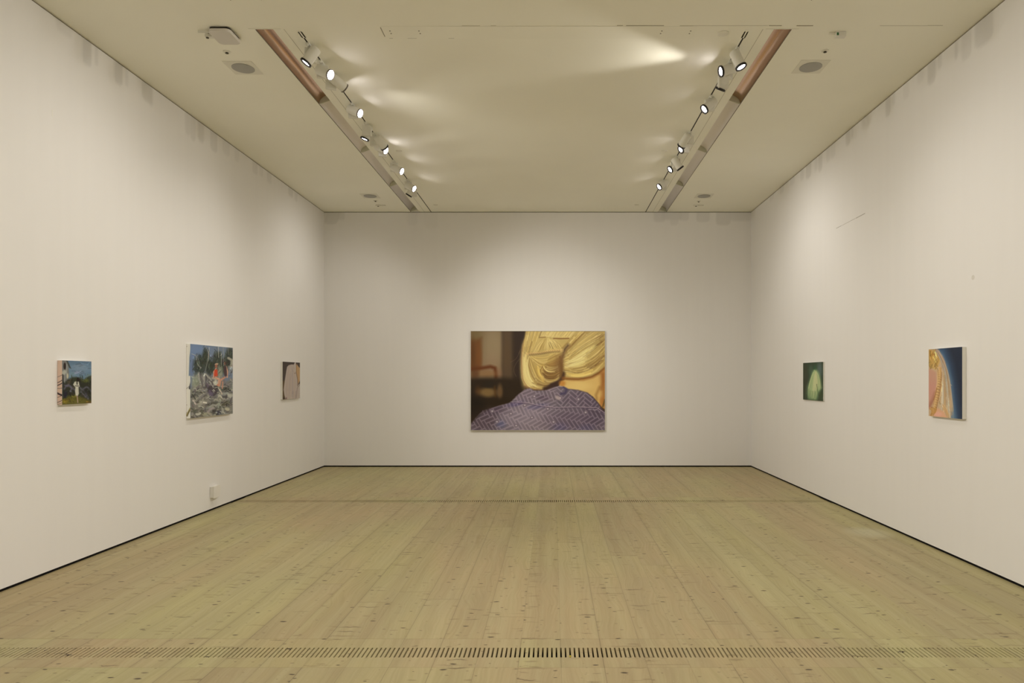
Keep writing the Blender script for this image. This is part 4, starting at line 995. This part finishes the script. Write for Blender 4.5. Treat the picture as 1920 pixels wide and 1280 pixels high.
b1 = bmesh.new(); yy = FPX*XR/(1824.5-VX); lathe(b1, [(.021, 0), (.021, .0012)], 24, align((XR+.0004, yy, 1.6+(VY-520)*yy/FPX), (-1, 0, 0))); struct('trim_8', b1, M_spot, 'small round filler spot on the right wall')
yy = FPX*abs(XL)/(VX-98); b1 = bmesh.new(); box(b1, XL-.001, XL+.0008, yy-.004, yy+.004, 1.6+(VY-218)*yy/FPX, 1.6+(VY-206)*yy/FPX); struct('trim_9', b1, M_edge, 'pale tick on the left wall')

# ---------------------------------------------------------------- pictures
def s2l(c): return np.where(c <= .04045, c/12.92, ((c+.055)/1.055)**2.4)
def paint_mesh(name, nu, nv, P00, du, dv, X, Y, fn, parent, m, gain):
    """grid of quads, P00 + u*du + v*dv (v down); colours from the painter, divided by the light that falls on it"""
    C = s2l(np.clip(fn(X, Y), 0, 1))*np.array(gain)
    U, V = np.meshgrid(np.linspace(0, 1, nu), np.linspace(0, 1, nv))
    co = np.array(P00)[None, :]+U.reshape(-1, 1)*np.array(du)[None, :]+V.reshape(-1, 1)*np.array(dv)[None, :]
    i = (np.arange(nv-1)[:, None]*nu+np.arange(nu-1)[None, :]).ravel()
    F = np.stack([i, i+nu, i+nu+1, i+1], 1)
    me = bpy.data.meshes.new(name); me.from_pydata(co.tolist(), [], F.tolist()); me.materials.append(m)
    at = me.color_attributes.new('paint', 'FLOAT_COLOR', 'POINT')
    at.data.foreach_set('color', np.concatenate([np.clip(C, 0, .95).reshape(-1, 3), np.ones((nu*nv, 1))], 1).astype(np.float32).ravel())
    return link(bpy.data.objects.new(name, me), parent)
def paint_mat(name, rough, spec, bump):
    m = bpy.data.materials.new(name); m.use_nodes = True; nt = m.node_tree; b = nt.nodes['Principled BSDF']
    a = nt.nodes.new('ShaderNodeAttribute'); a.attribute_name = 'paint'
    nt.links.new(a.outputs['Color'], b.inputs['Base Color']); b.inputs['Roughness'].default_value = rough; b.inputs['Specular IOR Level'].default_value = spec
    if bump:
        tc = nt.nodes.new('ShaderNodeTexCoord'); n = nt.nodes.new('ShaderNodeTexNoise'); n.inputs['Scale'].default_value = 60
        nt.links.new(tc.outputs['Object'], n.inputs['Vector']); bp = nt.nodes.new('ShaderNodeBump'); bp.inputs['Strength'].default_value = bump; bp.inputs['Distance'].default_value = .002
        nt.links.new(n.outputs['Fac'], bp.inputs['Height']); nt.links.new(bp.outputs[0], b.inputs['Normal'])
    return m
M_oil = paint_mat('oil_paint', .5, .15, .3); M_print = paint_mat('photographic_print', .4, .12, 0)
GAIN = (1.48, 1.66, 1.84); GAIN_L = (1.18, 1.28, 1.45); GAIN_R = (1.22, 1.32, 1.5)
# large picture on the end wall
x0, x1 = (883-VX)*(YB-.045)/FPX, (1134-VX)*(YB-.045)/FPX; zt, zb = CAMH+(VY-620.8)*(YB-.045)/FPX, CAMH+(VY-806.2)*(YB-.045)/FPX
cx, cz = (x0+x1)/2, (zt+zb)/2; hw, hh = (x1-x0)/2, (zt-zb)/2
r = empty('framed_picture', (cx, YB, cz)); tag(r, 'large picture on the end wall of blond pinned-up hair above a purple patterned collar', 'picture')
b1 = bmesh.new(); box(b1, -hw-.003, hw+.003, -.044, -.0005, -hh-.003, hh+.003); obj('backing_panel', b1, M_frame, r)
b1 = bmesh.new(); t = .006
for (a, b_, c, d) in ((-hw-t, -hw, -hh-t, hh+t), (hw, hw+t, -hh-t, hh+t), (-hw, hw, hh, hh+t), (-hw, hw, -hh-t, -hh)): box(b1, a, b_, -.048, -.001, c, d)
obj('frame', b1, M_frame, r)
Xg, Yg = np.meshgrid(np.linspace(128, 1525, 430), np.linspace(116, 1148, 318))
paint_mesh('picture_surface', 430, 318, (-hw, -.0455, hh), (2*hw, 0, 0), (0, 0, -2*hh), Xg, Yg, art_main, r, M_print, GAIN)
def side_picture(left, yn, yf, zt, zb, dep, crop, fn, edge_fn, nu, nv, label, gain, lean=0):
    cxp, cyp, sc_ = crop; s = 1 if left else -1; XW = XL if left else XR
    yc, zc, hy, hz = (yn+yf)/2, (zt+zb)/2, (yf-yn)/2, (zt-zb)/2
    r = empty('painting', (XW, yc, zc)); tag(r, label, 'painting', 'small canvases on the side walls')
    b1 = bmesh.new(); box(b1, *sorted((s*.0005, s*(dep-.001))), -hy, hy, -hz, hz, 0, .002); obj('canvas', b1, M_edge, r)
    def warp(Yw, Zw, Xw): return ((VX+Xw*FPX/Yw)-cxp)*sc_, ((VY-(Zw-CAMH)*FPX/Yw)-cyp)*sc_
    if left: u = np.linspace(yn, yf, nu)
    else: u = np.linspace(yf, yn, nu)
    Yw, Zw = np.meshgrid(u, np.linspace(zt, zb, nv))
    Xc, Yc = warp(Yw, Zw, XW+s*dep)
    p0 = (s*dep, (-hy if left else hy), hz); du = (0, 2*hy*(1 if left else -1), 0)
    paint_mesh('painted_face', nu, nv, p0, du, (0, 0, -2*hz), Xc, Yc, fn, r, M_oil, gain)
    if edge_fn:
        xw = np.linspace(XW, XW+s*dep, 12); Xw2, Zw = np.meshgrid(xw, np.linspace(zt, zb, nv)); Xc, Yc = warp(yn, Zw, Xw2)
        paint_mesh('painted_edge', 12, nv, (s*.001, -hy-.0008, hz), (s*(dep-.001), 0, 0), (0, 0, -2*hz), Xc, Yc, edge_fn, r, M_oil, gain)
    r.rotation_euler = (0, lean, 0)
    return r
side_picture(True, 5.68, 6.04, 1.748, 1.379, .040, (80, 650, 9.14), art_house, art_house_edge, 120, 126, 'small canvas of a woman in white by a house, pink painted edge, left wall', GAIN_L)
side_picture(True, 7.68, 8.70, 1.986, 1.148, .045, (330, 630, 7.53), art_driftwood, art_drift_edge, 200, 180, 'square canvas of two bathers sitting among driftwood, left wall', GAIN_L)
side_picture(True, 10.35, 11.06, 1.851, 1.275, .028, (500, 660, 11.64), art_blouse, None, 100, 120, 'narrow looking canvas of a pale draped blouse, left wall nearest the end', GAIN_L)
side_picture(False, 8.98, 9.70, 1.8155, 1.297, .020, (1480, 660, 11.64), art_green, None, 100, 120, 'small dark green canvas of pale flowing hair, right wall nearest the end', GAIN_R)
side_picture(False, 5.905, 6.43, 1.871, 1.245, .037, (1710, 630, 7.11), art_braid, None, 140, 170, 'canvas of a blond braid against dark blue, right wall', GAIN_R)
